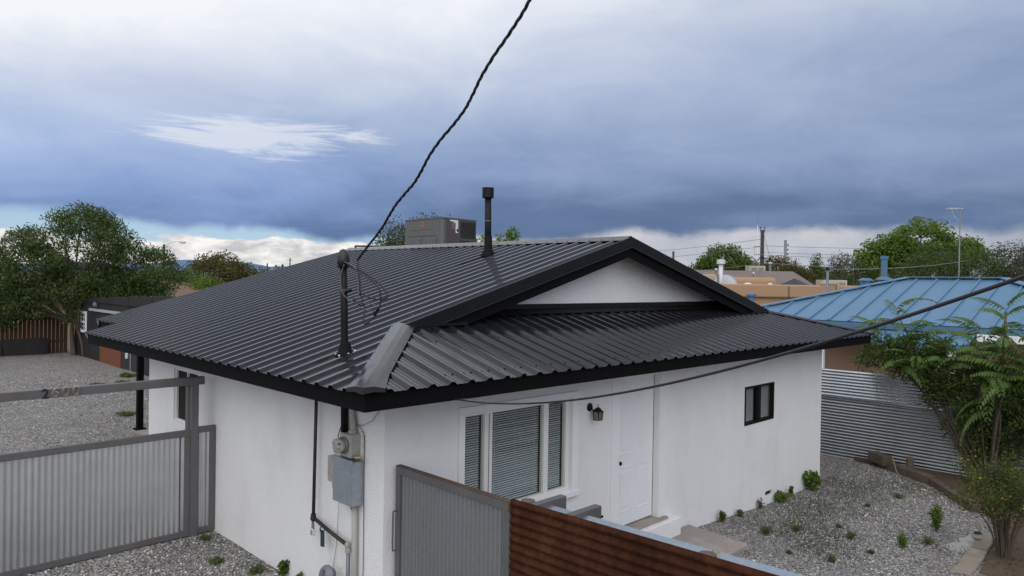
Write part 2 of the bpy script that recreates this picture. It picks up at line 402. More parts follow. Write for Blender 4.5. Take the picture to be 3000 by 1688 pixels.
def mk_stone():
    m, t, b = new_mat('loose_stone')
    geo = t.new('ShaderNodeNewGeometry')
    c = t.ramp(geo.outputs['Random Per Island'], [(0.0, (0.11, 0.11, 0.116)), (0.3, (0.20, 0.20, 0.20)), (0.55, (0.28, 0.275, 0.268)), (0.78, (0.38, 0.365, 0.345)), (0.86, (0.36, 0.27, 0.21)), (0.92, (0.52, 0.505, 0.49)), (1.0, (0.70, 0.69, 0.68))])
    t.l.new(c, b.inputs['Base Color']); b.inputs['Roughness'].default_value = 0.85
    b.inputs['Specular IOR Level'].default_value = 0.3
    return m
stone_m = mk_stone()
def mk_digit(name, c_main, c_peel, thr):
    m, t, b = new_mat(name)
    oc = t.new('ShaderNodeTexCoord').outputs['Object']
    f = t.ss(t.noise(oc, 26, 5, 0.6), thr, thr + 0.08)
    t.l.new(t.mix(f, (*c_main, 1), (*c_peel, 1)), b.inputs['Base Color'])
    b.inputs['Roughness'].default_value = 0.7
    return m
digit_black = mk_digit('black_numeral', (0.012, 0.013, 0.016), (0.10, 0.075, 0.06), 0.66)
digit_peel = mk_digit('peeled_numeral', (0.13, 0.115, 0.095), (0.02, 0.02, 0.02), 0.60)
digit_cream = pm('cream_numeral_edge', (0.60, 0.56, 0.48), 0.7, 0, 0.2, 30)
stain_white = pm('lime_splash', (0.42, 0.42, 0.41), 0.95, 0, 0.35, 25, 0.8, 40)

# ------------------------------------------------------------------ mesh builder
X0, Y0, YAW = -1.188, 6.779, R(44.807)
CU, SU = math.cos(YAW), math.sin(YAW)
def uvw(u, v, z=0.0):
    return Vector((X0 + u * CU - v * SU, Y0 + u * SU + v * CU, z))
ORG = {}

def ground_z(u, v):
    s = max(0.0, min(1.0, (u - 0.2) / 9.3)); s = s * s * (3 - 2 * s)
    q = max(0.0, min(1.0, (v - 1.0) / 7.0)); q = q * q * (3 - 2 * q)
    return 0.30 - 0.45 * s * (1 - q)

def tag(o, label, cat, group=None, kind=None):
    if label: o['label'] = label
    if cat: o['category'] = cat
    if group: o['group'] = group
    if kind: o['kind'] = kind
    return o

def thing(name, label, cat, at, group=None, frame='uv', kind=None):
    o = bpy.data.objects.new(name, None)
    o.empty_display_size = 0.2
    COL.objects.link(o)
    if frame == 'uv':
        o.location = uvw(*at); o.rotation_euler = (0, 0, YAW)
    else:
        o.location = at
    ORG[o.name] = Vector(at)
    return tag(o, label, cat, group, kind)

class MB:
    def __init__(self):
        self.v = []; self.f = []
    def add(self, vs, fs):
        n = len(self.v)
        self.v += [Vector(a) for a in vs]
        self.f += [tuple(i + n for i in f) for f in fs]
        return self
    def box(self, x0, x1, y0, y1, z0, z1):
        return self.add([(x0, y0, z0), (x1, y0, z0), (x1, y1, z0), (x0, y1, z0), (x0, y0, z1), (x1, y0, z1), (x1, y1, z1), (x0, y1, z1)],
                        [(0, 3, 2, 1), (4, 5, 6, 7), (0, 1, 5, 4), (1, 2, 6, 5), (2, 3, 7, 6), (3, 0, 4, 7)])
    def obox(self, c, ax, ay, az):
        c = Vector(c); ax = Vector(ax); ay = Vector(ay); az = Vector(az)
        vs = [c + ax * a + ay * b + az * d for d in (-1, 1) for b in (-1, 1) for a in (-1, 1)]
        return self.add(vs, [(0, 2, 3, 1), (4, 5, 7, 6), (0, 1, 5, 4), (1, 3, 7, 5), (3, 2, 6, 7), (2, 0, 4, 6)])
    def beam(self, a, b, w, h, up=(0, 0, 1)):
        a = Vector(a); b = Vector(b); d = (b - a); L = d.length; d /= L
        s = d.cross(Vector(up)).normalized(); t = s.cross(d).normalized()
        return self.obox((a + b) / 2, d * (L / 2), s * (w / 2), t * (h / 2))
    def tube(self, path, r, n=8, cap=True):
        path = [Vector(p) for p in path]
        m = len(path)
        rs = r if isinstance(r, (list, tuple)) else [r] * m
        t0 = (path[1] - path[0]).normalized()
        ref = Vector((0, 0, 1)) if abs(t0.z) < 0.9 else Vector((1, 0, 0))
        s = t0.cross(ref).normalized()
        base = len(self.v)
        for i, p in enumerate(path):
            t = (path[min(i + 1, m - 1)] - path[max(i - 1, 0)]).normalized()
            s = (s - t * s.dot(t)).normalized()
            k = t.cross(s)
            for j in range(n):
                a = 2 * math.pi * j / n
                self.v.append(p + (s * math.cos(a) + k * math.sin(a)) * rs[i])
        for i in range(m - 1):
            for j in range(n):
                a = base + i * n + j; b = base + i * n + (j + 1) % n
                self.f.append((a, b, b + n, a + n))
        if cap:
            self.f.append(tuple(base + j for j in range(n))[::-1])
            self.f.append(tuple(base + (m - 1) * n + j for j in range(n)))
        return self
    def lathe(self, c, prof, n=16, axis=(0, 0, 1)):
        c = Vector(c); ax = Vector(axis).normalized()
        ref = Vector((1, 0, 0)) if abs(ax.x) < 0.9 else Vector((0, 1, 0))
        s = ax.cross(ref).normalized(); k = ax.cross(s)
        base = len(self.v)
        for (r, h) in prof:
            for j in range(n):
                a = 2 * math.pi * j / n
                self.v.append(c + ax * h + (s * math.cos(a) + k * math.sin(a)) * max(r, 1e-4))
        for i in range(len(prof) - 1):
            for j in range(n):
                a = base + i * n + j; b = base + i * n + (j + 1) % n
                self.f.append((a, b, b + n, a + n))
        self.f.append(tuple(base + j for j in range(n))[::-1])
        self.f.append(tuple(base + (len(prof) - 1) * n + j for j in range(n)))
        return self
    def poly(self, pts, ext):
        n = len(pts); e = Vector(ext)
        vs = [Vector(p) for p in pts] + [Vector(p) + e for p in pts]
        fs = [tuple(range(n))[::-1], tuple(range(n, 2 * n))] + [(i, (i + 1) % n, n + (i + 1) % n, n + i) for i in range(n)]
        return self.add(vs, fs)
    def build(self, name, mat, parent=None, org=None, smooth=False, bevel=0.0, solid=0.0):
        if parent is not None and org is None:
            org = ORG[parent.name]
        org = Vector(org) if org is not None else Vector((0, 0, 0))
        me = bpy.data.meshes.new(name)
        me.from_pydata([tuple(p - org) for p in self.v], [], self.f)
        me.update()
        if mat is not None: me.materials.append(mat)
        if smooth:
            me.polygons.foreach_set('use_smooth', [True] * len(me.polygons))
        o = bpy.data.objects.new(name, me)
        COL.objects.link(o)
        if parent is not None:
            o.parent = parent
        ORG[o.name] = org
        if solid:
            md = o.modifiers.new('thickness', 'SOLIDIFY'); md.thickness = solid; md.offset = 0
        if bevel:
            md = o.modifiers.new('edge', 'BEVEL'); md.width = bevel; md.segments = 2; md.limit_method = 'ANGLE'
        return o
    def single(self, name, mat, label, cat, at, group=None, frame='uv', kind=None, **kw):
        o = self.build(name, mat, None, at, **kw)
        if frame == 'uv':
            o.location = uvw(*at); o.rotation_euler = (0, 0, YAW)
        else:
            o.location = at
        return tag(o, label, cat, group, kind)

def np_mesh(name, V, F, mat, parent=None, loc=(0, 0, 0), smooth=False):
    V = np.asarray(V, dtype=np.float32).reshape(-1, 3); F = np.asarray(F, dtype=np.int32)
    k = F.shape[1]; m = F.shape[0]
    me = bpy.data.meshes.new(name)
    me.vertices.add(len(V)); me.vertices.foreach_set('co', V.ravel())
    me.loops.add(m * k); me.loops.foreach_set('vertex_index', F.ravel())
    me.polygons.add(m)
    me.polygons.foreach_set('loop_start', np.arange(0, m * k, k, dtype=np.int32))
    me.update(calc_edges=True); me.validate()
    me.materials.append(mat)
    o = bpy.data.objects.new(name, me)
    COL.objects.link(o)
    if parent is not None: o.parent = parent
    o.location = loc
    return o

def corr_sheet(mb, o, along, up, length, height, pitch, amp, normal, horiz=True, jag=0.0, seed=0, seg=8):
    """corrugated sheet from corner o; corrugations run along the sheet (horiz) or upright"""
    rg = random.Random(seed)
    o = Vector(o); a = Vector(along); b = Vector(up); nn = Vector(normal)
    run, acr, Lr, La = (a, b, length, height) if horiz else (b, a, height, length)
    n = int(La / pitch * seg)
    base = len(mb.v)
    cuts = 5
    for i in range(n + 1):
        s = La * i / n
        d = amp * math.cos(2 * math.pi * s / pitch)
        j0 = rg.uniform(-jag, jag); j1 = rg.uniform(-jag, jag)
        for c in range(cuts):
            q = c / (cuts - 1)
            x = Lr * q + (j0 if c == 0 else 0) + (j1 if c == cuts - 1 else 0)
            mb.v.append(o + run * x + acr * s + nn * d)
    for i in range(n):
        for c in range(cuts - 1):
            k = base + i * cuts + c
            mb.f.append((k, k + 1, k + cuts + 1, k + cuts))
    return mb

# ================================================================== GROUND
def build_ground():
    gu = sorted(set([-9000, -4000, -1500, -600, -250, -120, -60, -30] + [x * 0.8 for x in range(-24, 44)] + [40, 60, 90, 160, 400, 1200, 4000, 9000]))
    gv = sorted(set([-9000, -4000, -1500, -600, -250, -120, -60, -30] + [x * 0.8 for x in range(-20, 60)] + [55, 70, 100, 180, 400, 1200, 4000, 9000, 14000]))
    rg = random.Random(3)
    V = []
    for u in gu:
        for v in gv:
            z = ground_z(u, v)
            if abs(u) < 40 and abs(v) < 45: z += rg.uniform(-0.012, 0.012)
            V.append(tuple(uvw(u, v, z)))
    F = []
    nv = len(gv)
    for i in range(len(gu) - 1):
        for j in range(nv - 1):
            a = i * nv + j
            F.append((a, a + nv, a + nv + 1, a + 1))
    o = np_mesh('ground', V, F, gravel_m)
    o['kind'] = 'structure'
build_ground()

def scatter_stones(name, zones, seed):
    rs = np.random.RandomState(seed)
    base = np.array([(1, 0, 0), (-1, 0, 0), (0, 1, 0), (0, -1, 0), (0, 0, 1), (0, 0, -1)], float)
    tri = np.array([(0, 2, 4), (2, 1, 4), (1, 3, 4), (3, 0, 4), (2, 0, 5), (1, 2, 5), (3, 1, 5), (0, 3, 5)])
    Vs = []; Fs = []; off = 0
    for (u0, u1, v0, v1, n, s0, s1, keep) in zones:
        for _ in range(n):
            u = rs.uniform(u0, u1); v = rs.uniform(v0, v1)
            if not keep(u, v): continue
            s = rs.uniform(s0, s1)
            sc = s * np.array([rs.uniform(.7, 1.3), rs.uniform(.6, 1.2), rs.uniform(.45, .8)])
            p = base * sc * rs.uniform(0.75, 1.2, (6, 1)) + rs.normal(0, s * .16, (6, 3))
            a = rs.uniform(0, 6.28); c, q = math.cos(a), math.sin(a)
            p = p @ np.array([[c, -q, 0], [q, c, 0], [0, 0, 1]])
            w = uvw(u, v, ground_z(u, v) + s * 0.22)
            Vs.append(p + np.array(w)); Fs.append(tri + off); off += 6
    o = np_mesh(name, np.concatenate(Vs), np.concatenate(Fs), stone_m)
    tag(o, 'loose grey and tan gravel stones spread over the yard', 'gravel', kind='stuff')
clear_slab = lambda u, v: not (3.5 < u < 5.5 and -1.1 < v < 0) and v < -0.02 and u > 0.25 and not (v < -2.3 and u > 9.6)
scatter_stones('gravel_stones', [
    (-2.9, -0.03, 1.2, 3.85, 9000, 0.010, 0.022, lambda u, v: True),
    (-3.2, -0.03, 4.0, 9.0, 9000, 0.010, 0.022, lambda u, v: True),
    (4.5, 12.4, -3.1, 0, 22000, 0.010, 0.022, clear_slab),
    (-0.5, 4.0, 9.0, 22.0, 5000, 0.014, 0.028, lambda u, v: True),
], 5)

# ================================================================== HOUSE
L, D, O = 10.289, 6.493, 0.675
HW, HF = 2.599, 2.764
A1 = 0.285
UR = 4.869
ZR = HF + A1 * (UR + O)
A2 = (ZR - HF) / (L + O - UR)
BSL = 0.279
VR, VG = 0.722, 1.12
VEND, V1, UF = 8.476, 7.296, -0.205
zA = lambda u: HF + A1 * (u + O)
zC = lambda u: HF + A2 * (L + O - u)
zB = lambda v: HF + BSL * (v + O)
u_right = lambda v: L + O - BSL * (v + O) / A2          # right hip line
v_right = lambda u: -O + A2 * (L + O - u) / BSL

house = thing('stucco_house', 'white stucco house with dark corrugated hip and gable roof', 'house', (0, 0, 0.2))

def wall_holes(mb, plane, lo, hi, z0, z1, holes, outward, depth=0.14):
    """upright wall skin with openings and reveals. plane: ('v', 0) or ('u', 0)"""
    ax, c = plane
    P = (lambda a, z, d=0.0: (a, c - outward * d, z)) if ax == 'v' else (lambda a, z, d=0.0: (c - outward * d, a, z))
    xs = sorted(set([lo, hi] + [h[0] for h in holes] + [h[1] for h in holes]))
    zs = sorted(set([z0, z1] + [h[2] for h in holes] + [h[3] for h in holes]))
    for i in range(len(xs) - 1):
        for j in range(len(zs) - 1):
            xm = (xs[i] + xs[i + 1]) / 2; zm = (zs[j] + zs[j + 1]) / 2
            if any(h[0] < xm < h[1] and h[2] < zm < h[3] for h in holes): continue
            mb.add([P(xs[i], zs[j]), P(xs[i + 1], zs[j]), P(xs[i + 1], zs[j + 1]), P(xs[i], zs[j + 1])], [(0, 1, 2, 3)])
    for (a0, a1, b0, b1) in holes:
        for q in (((a0, b0), (a1, b0)), ((a1, b0), (a1, b1)), ((a1, b1), (a0, b1)), ((a0, b1), (a0, b0))):
            (p0, p1) = q
            mb.add([P(*p0), P(*p1), P(*p1, depth), P(*p0, depth)], [(0, 1, 2, 3)])
    return mb

DOOR = (3.70, 4.62, 0.40, 2.44)
WIN = (0.985, 2.72, 1.17, 2.29)
BWIN = (7.14, 8.21, 1.36, 2.005)
LWIN = (4.53, 5.43, 1.555, 2.335)
front = wall_holes(MB(), ('v', 0.0), 0, L, -0.5, 2.70, [DOOR, WIN, BWIN, (7.95, 8.22, 0.03, 0.11)], -1).build('front_wall', stucco, house)
wall_holes(MB(), ('u', 0.0), 0, D, -0.5, 2.70, [LWIN], -1).build('side_wall', stucco, house)
MB().add([(L, 0, -.5), (L, D, -.5), (L, D, 2.7), (L, 0, 2.7)], [(0, 1, 2, 3)]).build('side_wall', stucco, house)
MB().add([(0, D, -.5), (L, D, -.5), (L, D, 2.7), (0, D, 2.7)], [(0, 3, 2, 1)]).build('back_wall', stucco, house)
MB().box(0.16, L - .05, 0.16, D - .05, -0.3, -0.25).build('floor_slab', concrete, house)
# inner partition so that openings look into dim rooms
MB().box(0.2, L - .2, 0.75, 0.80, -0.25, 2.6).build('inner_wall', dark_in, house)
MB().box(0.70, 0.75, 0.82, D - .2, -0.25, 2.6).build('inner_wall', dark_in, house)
# foundation vent
vt = MB()
for k in range(3): vt.box(7.955, 8.215, 0.03, 0.06, 0.036 + k * 0.026, 0.048 + k * 0.026)
vt.build('foundation_vent', dark_in, house)
# soffits
sf = MB()
sf.box(-O + .04, L + O - .04, -O + .04, -0.003, HW + .03, HW + .045)
sf.box(-O + .04, -0.003, 0, VEND - 1.2, HW + .03, HW + .045)
sf.box(L + .003, L + O - .04, 0, VEND - .05, HW + .03, HW + .045)
sf.build('soffit', black_trim, house)
# fascia boards
fz0, fz1 = HW, HF - 0.012
MB().box(-O, L + O, -O, -O + .035, fz0, fz1).build('fascia', black_trim, house, bevel=.004)
MB().box(-O, -O + .035, -O + .0355, V1, fz0, fz1).build('fascia', black_trim, house, bevel=.004)
MB().box(L + O - .035, L + O, -O + .0355, VEND, fz0, fz1).build('fascia', black_trim, house, bevel=.004)
MB().box(UF + .02, UF + .055, V1 + .02, VEND, zA(UF) - .17, zA(UF) - .015).build('fascia', black_trim, house)
MB().poly([(-O + .036, V1 - .035, fz0), (-O + .036, V1 - .035, zA(-O) - .02), (UF + .1, V1 - .035, zA(UF + .1) - .02), (UF + .1, V1 - .035, fz0)], (0, .034, 0)).build('fascia', black_trim, house)
MB().poly([(-O - .03, V1 + .002, HF - .03), (-O - .03, V1 + .002, HF + .01), (-O + .13, V1 + .002, HF + .05), (-O + .02, V1 + .002, HF - .13)], (0, .012, 0)).build('end_flashing', gutter_m, house)
MB().poly([(UF - .03, VEND + .002, zA(UF) - .03), (UF - .03, VEND + .002, zA(UF) + .01), (UF + .13, VEND + .002, zA(UF) + .05), (UF + .02, VEND + .002, zA(UF) - .13)], (0, .012, 0)).build('end_flashing', gutter_m, house)

# --- metal roof: sheets with ribs every 9 inches
roof = bpy.data.objects.new('roof', None); COL.objects.link(roof); roof.parent = house; ORG[roof.name] = ORG[house.name]
RIB = 0.2286
def rib_profile(s0, s1, fine=True):
    """list of (s, h) covering s0..s1"""
    pts = []
    k = math.floor(s0 / RIB) - 1
    while k * RIB < s1 + RIB:
        c = k * RIB
        pts += [(c - .050, 0.002), (c - .015, .030), (c + .015, .030), (c + .050, 0.002)]
        if fine:
            for q in (.088, .140):
                pts += [(c + q - .009, 0.0015), (c + q, .0055), (c + q + .009, 0.0015)]
        k += 1
    pts.sort()
    def h_at(s):
        for (a, b) in zip(pts, pts[1:]):
            if a[0] <= s <= b[0]:
                return a[1] + (b[1] - a[1]) * (s - a[0]) / max(1e-9, b[0] - a[0])
        return 0.0
    res = [(s0, h_at(s0))] + [p for p in pts if s0 + 1e-4 < p[0] < s1 - 1e-4] + [(s1, h_at(s1))]
    return res

def roof_sheet(prof, start, end, P, lift=0.0):
    """prof across the sheet; start/end(s) limits along the slope; P(s, t, h) -> point"""
    mb = MB()
    prev = None
    for (s, h) in prof:
        t0, t1 = start(s), end(s)
        if t1 - t0 < 0.01:
            t1 = t0 + 0.01
        n = len(mb.v)
        mb.v += [P(s, t0, h + lift), P(s, t1, h + lift)]
        if prev is not None:
            mb.f.append((prev, prev + 1, n + 1, n))
        prev = n
    return mb
nA = Vector((-A1, 0, 1)).normalized(); nB = Vector((0, -BSL, 1)).normalized(); nC = Vector((A2, 0, 1)).normalized()
PA = lambda s, t, h: Vector((t, s, zA(t))) + nA * h
PC = lambda s, t, h: Vector((t, s, zC(t))) + nC * h
PB = lambda s, t, h: Vector((s, t, zB(t))) + nB * h
SHEET = RIB * 4
def cuts(lo, hi, extra=()):
    c = [lo]; k = math.ceil((lo + 1e-6) / SHEET) * SHEET
    while k < hi - 1e-6:
        c.append(k); k += SHEET
    c.append(hi)
    return sorted(set(c + [e for e in extra if lo < e < hi]))
rgr = random.Random(11)
EAVE = 0.045
ca = cuts(-O, VEND, (VR, V1))
for a, b in zip(ca, ca[1:]):
    m = (a + b) / 2
    st = (lambda s: -O - EAVE) if m < V1 else (lambda s: UF - EAVE)
    en = (lambda s: s) if m < VR else (lambda s: UR - 0.02)
    # near eave corner the sheet starts at the hip
    roof_sheet(rib_profile(a, b), st, en, PA, rgr.uniform(0, .0015)).build('roof_panel', roof_m, roof)
cb = cuts(-O, L + O, (VG, u_right(VG)))
for a, b in zip(cb, cb[1:]):
    m = (a + b) / 2
    if m < VG: en = lambda s: s
    elif m > u_right(VG): en = lambda s: v_right(s)
    else: en = lambda s: VG + .02
    roof_sheet(rib_profile(a, b), lambda s: -O - EAVE, en, PB, rgr.uniform(0, .0015)).build('roof_panel', roof_m, roof)
cc = cuts(-O, VEND, (VR,))
for a, b in zip(cc, cc[1:]):
    m = (a + b) / 2
    en = (lambda s: u_right(s)) if m < VR else (lambda s: UR + 0.02)
    mb = roof_sheet(rib_profile(a, b, False), (lambda s: u_right(s) if m < VR else UR + .02), lambda s: L + O + EAVE, PC)
    mb.build('roof_panel', roof_m, roof)
# screws
scr = MB()
def screw(p, n, r=.013):
    s = n.cross(Vector((0, 1, 0.3))).normalized(); k = n.cross(s)
    scr.add([p + (s * math.cos(a) + k * math.sin(a)) * r for a in (0, 1.257, 2.513, 3.77, 5.027)] + [p + n * r * 1.1], [(0, 1, 5), (1, 2, 5), (2, 3, 5), (3, 4, 5), (4, 0, 5)])
for t in (-.45, .55, 1.6, 2.7, 3.75):
    for k in range(int(-O / RIB), int(VEND / RIB)):
        if (k + int(t * 3)) % 3 == 0:
            v = k * RIB + .07
            if v > t + .1 and not (v > V1 and t < 0): screw(PA(v, t, .004), nA)
for t in (-.52, .30, .9):
    for k in range(1, int(L / RIB)):
        for q in (.07, .16):
            u = k * RIB + q
            if u > t + .2 and u < u_right(t) - .2 and (t < -.4 or (k + int(t * 5)) % 4 == 0): screw(PB(u, t, .004), nB)
# --- flashings
def strip(mb, a0, a1, b0, b1, th=.004):
    a0, a1, b0, b1 = map(Vector, (a0, a1, b0, b1))
    n = (a1 - a0).cross(b0 - a0).normalized() * th
    return mb.add([a0, a1, b1, b0, a0 + n, a1 + n, b1 + n, b0 + n], [(0, 1, 2, 3), (7, 6, 5, 4), (0, 4, 5, 1), (1, 5, 6, 2), (2, 6, 7, 3), (3, 7, 4, 0)])
def hip_cap(e, t, sideA, sideB, w, pa, pb):
    """cap along hip from e (eave corner uv) to t (top uv)"""
    mb = MB()
    n = 7; rows = []
    rg = random.Random(2)
    for i in range(n):
        q = i / (n - 1)
        u = e[0] + (t[0] - e[0]) * q; v = e[1] + (t[1] - e[1]) * q
        c = Vector((u, v, (zB(v)) + .062 + rg.uniform(-.003, .003)))
        l = pa(u, v, w, q); r = pb(u, v, w, q)
        rows.append((l, c, r))
    l, c, r = rows[0]
    dn_ = Vector((0, 0, -.055)); ou = Vector((e[0] - t[0], e[1] - t[1], 0)).normalized() * .005
    rows.insert(0, (l + dn_ * .6, c + dn_ + ou, r + dn_ * .6)); n += 1
    for i, (l, c, r) in enumerate(rows):
        mb.v += [l, (l + c) / 2 + Vector((0, 0, .012)), c, (r + c) / 2 + Vector((0, 0, .012)), r]
    for i in range(n - 1):
        for j in range(4):
            k = i * 5 + j
            mb.f.append((k, k + 1, k + 6, k + 5))
    return mb
W_H = 0.175
hipL = hip_cap((-O - .05, -O - .05), (VR, VR), None, None, W_H,
               lambda u, v, w, q: Vector((u - .0, v + w * 1.05, zA(u) + .041)) + (Vector((-.01, .04, 0)) if q == 0 else Vector((0, 0, 0))),
               lambda u, v, w, q: Vector((u + w * 1.05, v, zB(v) + .041)) + (Vector((.03, -.01, 0)) if q == 0 else Vector((0, 0, 0))))
hipL.build('hip_cap', flash_m, roof, solid=.003)
ur0, ur1 = L + O + .05, u_right(VR)
hipR = hip_cap((ur0, -O - .05), (ur1, VR), None, None, W_H,
               lambda u, v, w, q: Vector((u - w * 1.05, v, zB(v) + .041)),
               lambda u, v, w, q: Vector((u, v + w * 1.05, zC(u) + .041)))
hipR.build('hip_cap', flash_m, roof, solid=.003)
for i in range(8):
    q = .10 + i * .12
    u = -O + (VR + O) * q
    screw(Vector((u, u + W_H * .9, zA(u) + .042)), nA, .011); screw(Vector((u + W_H * .9, u, zB(u) + .042)), nB, .011)
def ridge_piece(v0, v1, dz):
    mb = MB(); w = .17
    for (va, vb) in ((v0, v1),):
        mb.add([(UR - w, va, ZR - A1 * w + .034), (UR, va, ZR + .060 + dz), (UR + w, va, ZR - A2 * w + .034),
                (UR - w, vb, ZR - A1 * w + .034), (UR, vb, ZR + .060 + dz), (UR + w, vb, ZR - A2 * w + .034)],
               [(0, 1, 4, 3), (1, 2, 5, 4)])
    return mb
for a, b in ((VR - .02, 3.6), (3.55, 6.5), (6.45, VEND)):
    ridge_piece(a, b, .004 if a > 3 and a < 4 else 0).build('ridge_cap', flash_m, roof, solid=.003)
for k in range(int(VR / RIB) + 1, int(VEND / RIB)):
    screw(Vector((UR - .15, k * RIB, ZR - A1 * .15 + .048)), nA, .012)
scr_o = scr.build('roof_screws', black_rubber, roof); scr_o['kind'] = 'stuff'
# rake edge trim at the near gable and far gable
def rake(u0, u1, zf, vv, dv, top, bot, name, mat):
    MB().poly([(u0, vv, zf(u0) + bot), (u1, vv, zf(u1) + bot), (u1, vv, zf(u1) + top), (u0, vv, zf(u0) + top)], (0, dv, 0)).build(name, mat, roof)
urR = u_right(VR)
rake(VR - .03, UR, zA, VR - .045, .040, .045, -.105, 'rake_trim', black_metal)
rake(UR, urR + .03, zC, VR - .045, .040, .045, -.105, 'rake_trim', black_metal)
rake(VR, UR, zA, VR - .052, .052, -.104, -.114, 'drip_lip', flash_m)
rake(UR, urR, zC, VR - .052, .052, -.104, -.114, 'drip_lip', flash_m)
rake(VR + .2, UR, zA, VR, .035, -.116, -.255, 'rake_board', black_trim)
rake(UR, urR - .2, zC, VR, .035, -.116, -.255, 'rake_board', black_trim)
rake(UF, UR, zA, VEND + .001, .03, .02, -.16, 'rake_board', black_trim)
rake(UR, L + O, zC, VEND + .001, .03, .02, -.16, 'rake_board', black_trim)
# gable soffit
MB().add([(VR + .2, VR + .036, zA(VR + .2) - .10), (UR, VR + .036, ZR - .10), (UR, VG - .002, ZR - .10), (VR + .2, VG - .002, zA(VR + .2) - .10)], [(0, 1, 2, 3)]).build('gable_soffit', black_trim, roof)
MB().add([(urR - .2, VR + .036, zC(urR - .2) - .10), (UR, VR + .036, ZR - .10), (UR, VG - .002, ZR - .10), (urR - .2, VG - .002, zC(urR - .2) - .10)], [(3, 2, 1, 0)]).build('gable_soffit', black_trim, roof)
# gable wall
zg = zB(VG) - .05
MB().poly([(1.2, VG, zg), (9.4, VG, zg), (UR, VG, ZR - .09)], (0, .1, 0)).build('gable_wall', stucco, house)
MB().box(1.7, 8.9, VG - .03, VG - .002, zg + .02, zB(VG) + .125).build('apron_flashing', black_metal, roof)
MB().add([(1.7, VG - .03, zB(VG) + .06), (8.9, VG - .03, zB(VG) + .06), (8.9, VG - .14, zB(VG - .14) + .034), (1.7, VG - .14, zB(VG - .14) + .034)], [(0, 1, 2, 3)]).build('apron_flashing', black_metal, roof, solid=.003)
MB().obox((1.20, VR - .02, zB(VR) + .045), (.42, 0, 0), (0, .035, .01), (0, 0, .012)).build('flashing_strip', black_metal, roof)
MB().obox((urR - .45, VR - .02, zB(VR) + .045), (.32, 0, 0), (0, .035, .01), (0, 0, .012)).build('flashing_strip', black_metal, roof)
# far gable infill
MB().poly([(0.3, VEND - .6, 2.5), (L, VEND - .6, 2.5), (UR, VEND - .6, ZR - .1)], (0, .08, 0)).build('gable_wall', stucco, house)

# --- back patio
MB().box(1.18, 6.5, D + .05, 11.3, .27, .345).build('patio_slab', concrete, house)
MB().box(1.05, 6.5, 8.6, 11.3, 2.52, 2.60).build('patio_cover', black_trim, house)
MB().box(1.25, 1.37, 11.05, 11.17, .345, 2.52).build('patio_post', black_trim, house, bevel=.006)
MB().box(1.20, 1.42, 11.0, 11.22, .3455, .37).build('patio_post', black_trim, house)
MB().box(6.1, 6.22, 11.05, 11.17, .345, 2.52).build('patio_post', black_trim, house)

# --- front window
fw = bpy.data.objects.new('picture_window', None); COL.objects.link(fw); fw.parent = house; ORG[fw.name] = ORG[house.name]
t = MB()
u0, u1, z0, z1 = 0.915, 2.84, 1.085, 2.37
t.box(u0, u1, -.035, 0.0, z1 - .075, z1); t.box(u0, u0 + .075, -.034, 0, z0 + .076, z1 - .0755); t.box(u1 - .115, u1, -.034, 0, z0 + .076, z1 - .0755)
t.build('casing', white_paint, fw, bevel=.006)
MB().box(u0 - .01, u1 + .01, -.05, 0.0, z0, z0 + .0755).build('sill', white_paint, fw, bevel=.008)
fr = MB()
for a, b in ((.985, 1.012), (1.315, 1.43), (2.262, 2.342), (2.655, 2.72)): fr.box(a, b, .02, .085, 1.21, 2.255)
fr.box(.985, 2.72, .018, .086, 2.255, 2.29); fr.box(.985, 2.72, .016, .086, 1.17, 1.21)
fr.build('window_frame', vinyl, fw, bevel=.004)
MB().box(1.372, 1.376, .012, .0195, 1.21, 2.255).build('frame_groove', grey_metal, fw)
for (a, b) in ((1.012, 1.315), (1.43, 2.262), (2.342, 2.655)):
    MB().box(a, b, .050, .055, 1.21, 2.255).build('pane', glass, fw)
    s = MB(); n = int((2.255 - 1.21) / .026)
    rg = random.Random(int(a * 100))
    for k in range(n):
        z = 1.222 + k * .026
        tilt = .0045 + rg.uniform(-.001, .001)
        s.add([(a + .01, .095, z - tilt), (b - .01, .095, z - tilt + rg.uniform(-.0012, .0012)), (b - .01, .117, z + tilt), (a + .01, .117, z + tilt)], [(0, 1, 2, 3)])
    for q in (.12, .5, .88) if b - a > .5 else (.14, .86):
        s.box(a + (b - a) * q - .0015, a + (b - a) * q + .0015, .092, .0935, 1.215, 2.25)
    s.build('blind', slat_m, fw, solid=.001)

# --- black window
bw = bpy.data.objects.new('slider_window', None); COL.objects.link(bw); bw.parent = house; ORG[bw.name] = ORG[house.name]
a0, a1, b0, b1 = BWIN
fr = MB()
fr.box(a0, a1, -.012, .06, b1 - .035, b1); fr.box(a0, a1, -.012, .06, b0, b0 + .04)
fr.box(a0, a0 + .035, -.0115, .06, b0 + .0405, b1 - .0355); fr.box(a1 - .035, a1, -.0115, .06, b0 + .0405, b1 - .0355); fr.box((a0 + a1) / 2 - .045, (a0 + a1) / 2 + .045, -.005, .06, b0 + .0405, b1 - .0355)
fr.build('window_frame', black_metal, bw, bevel=.003)
for (a, b) in ((a0 + .035, (a0 + a1) / 2 - .045), ((a0 + a1) / 2 + .045, a1 - .035)):
    MB().box(a, b, .035, .04, b0 + .04, b1 - .035).build('pane', glass_dark, bw)
    s = MB()
    for k in range(22):
        z = b0 + .05 + k * .026
        s.add([(a + .01, .075, z - .009), (b - .02, .075, z - .009), (b - .02, .097, z + .011), (a + .01, .097, z + .011)], [(0, 1, 2, 3)])
    s.build('blind', slat_m, bw, solid=.001)

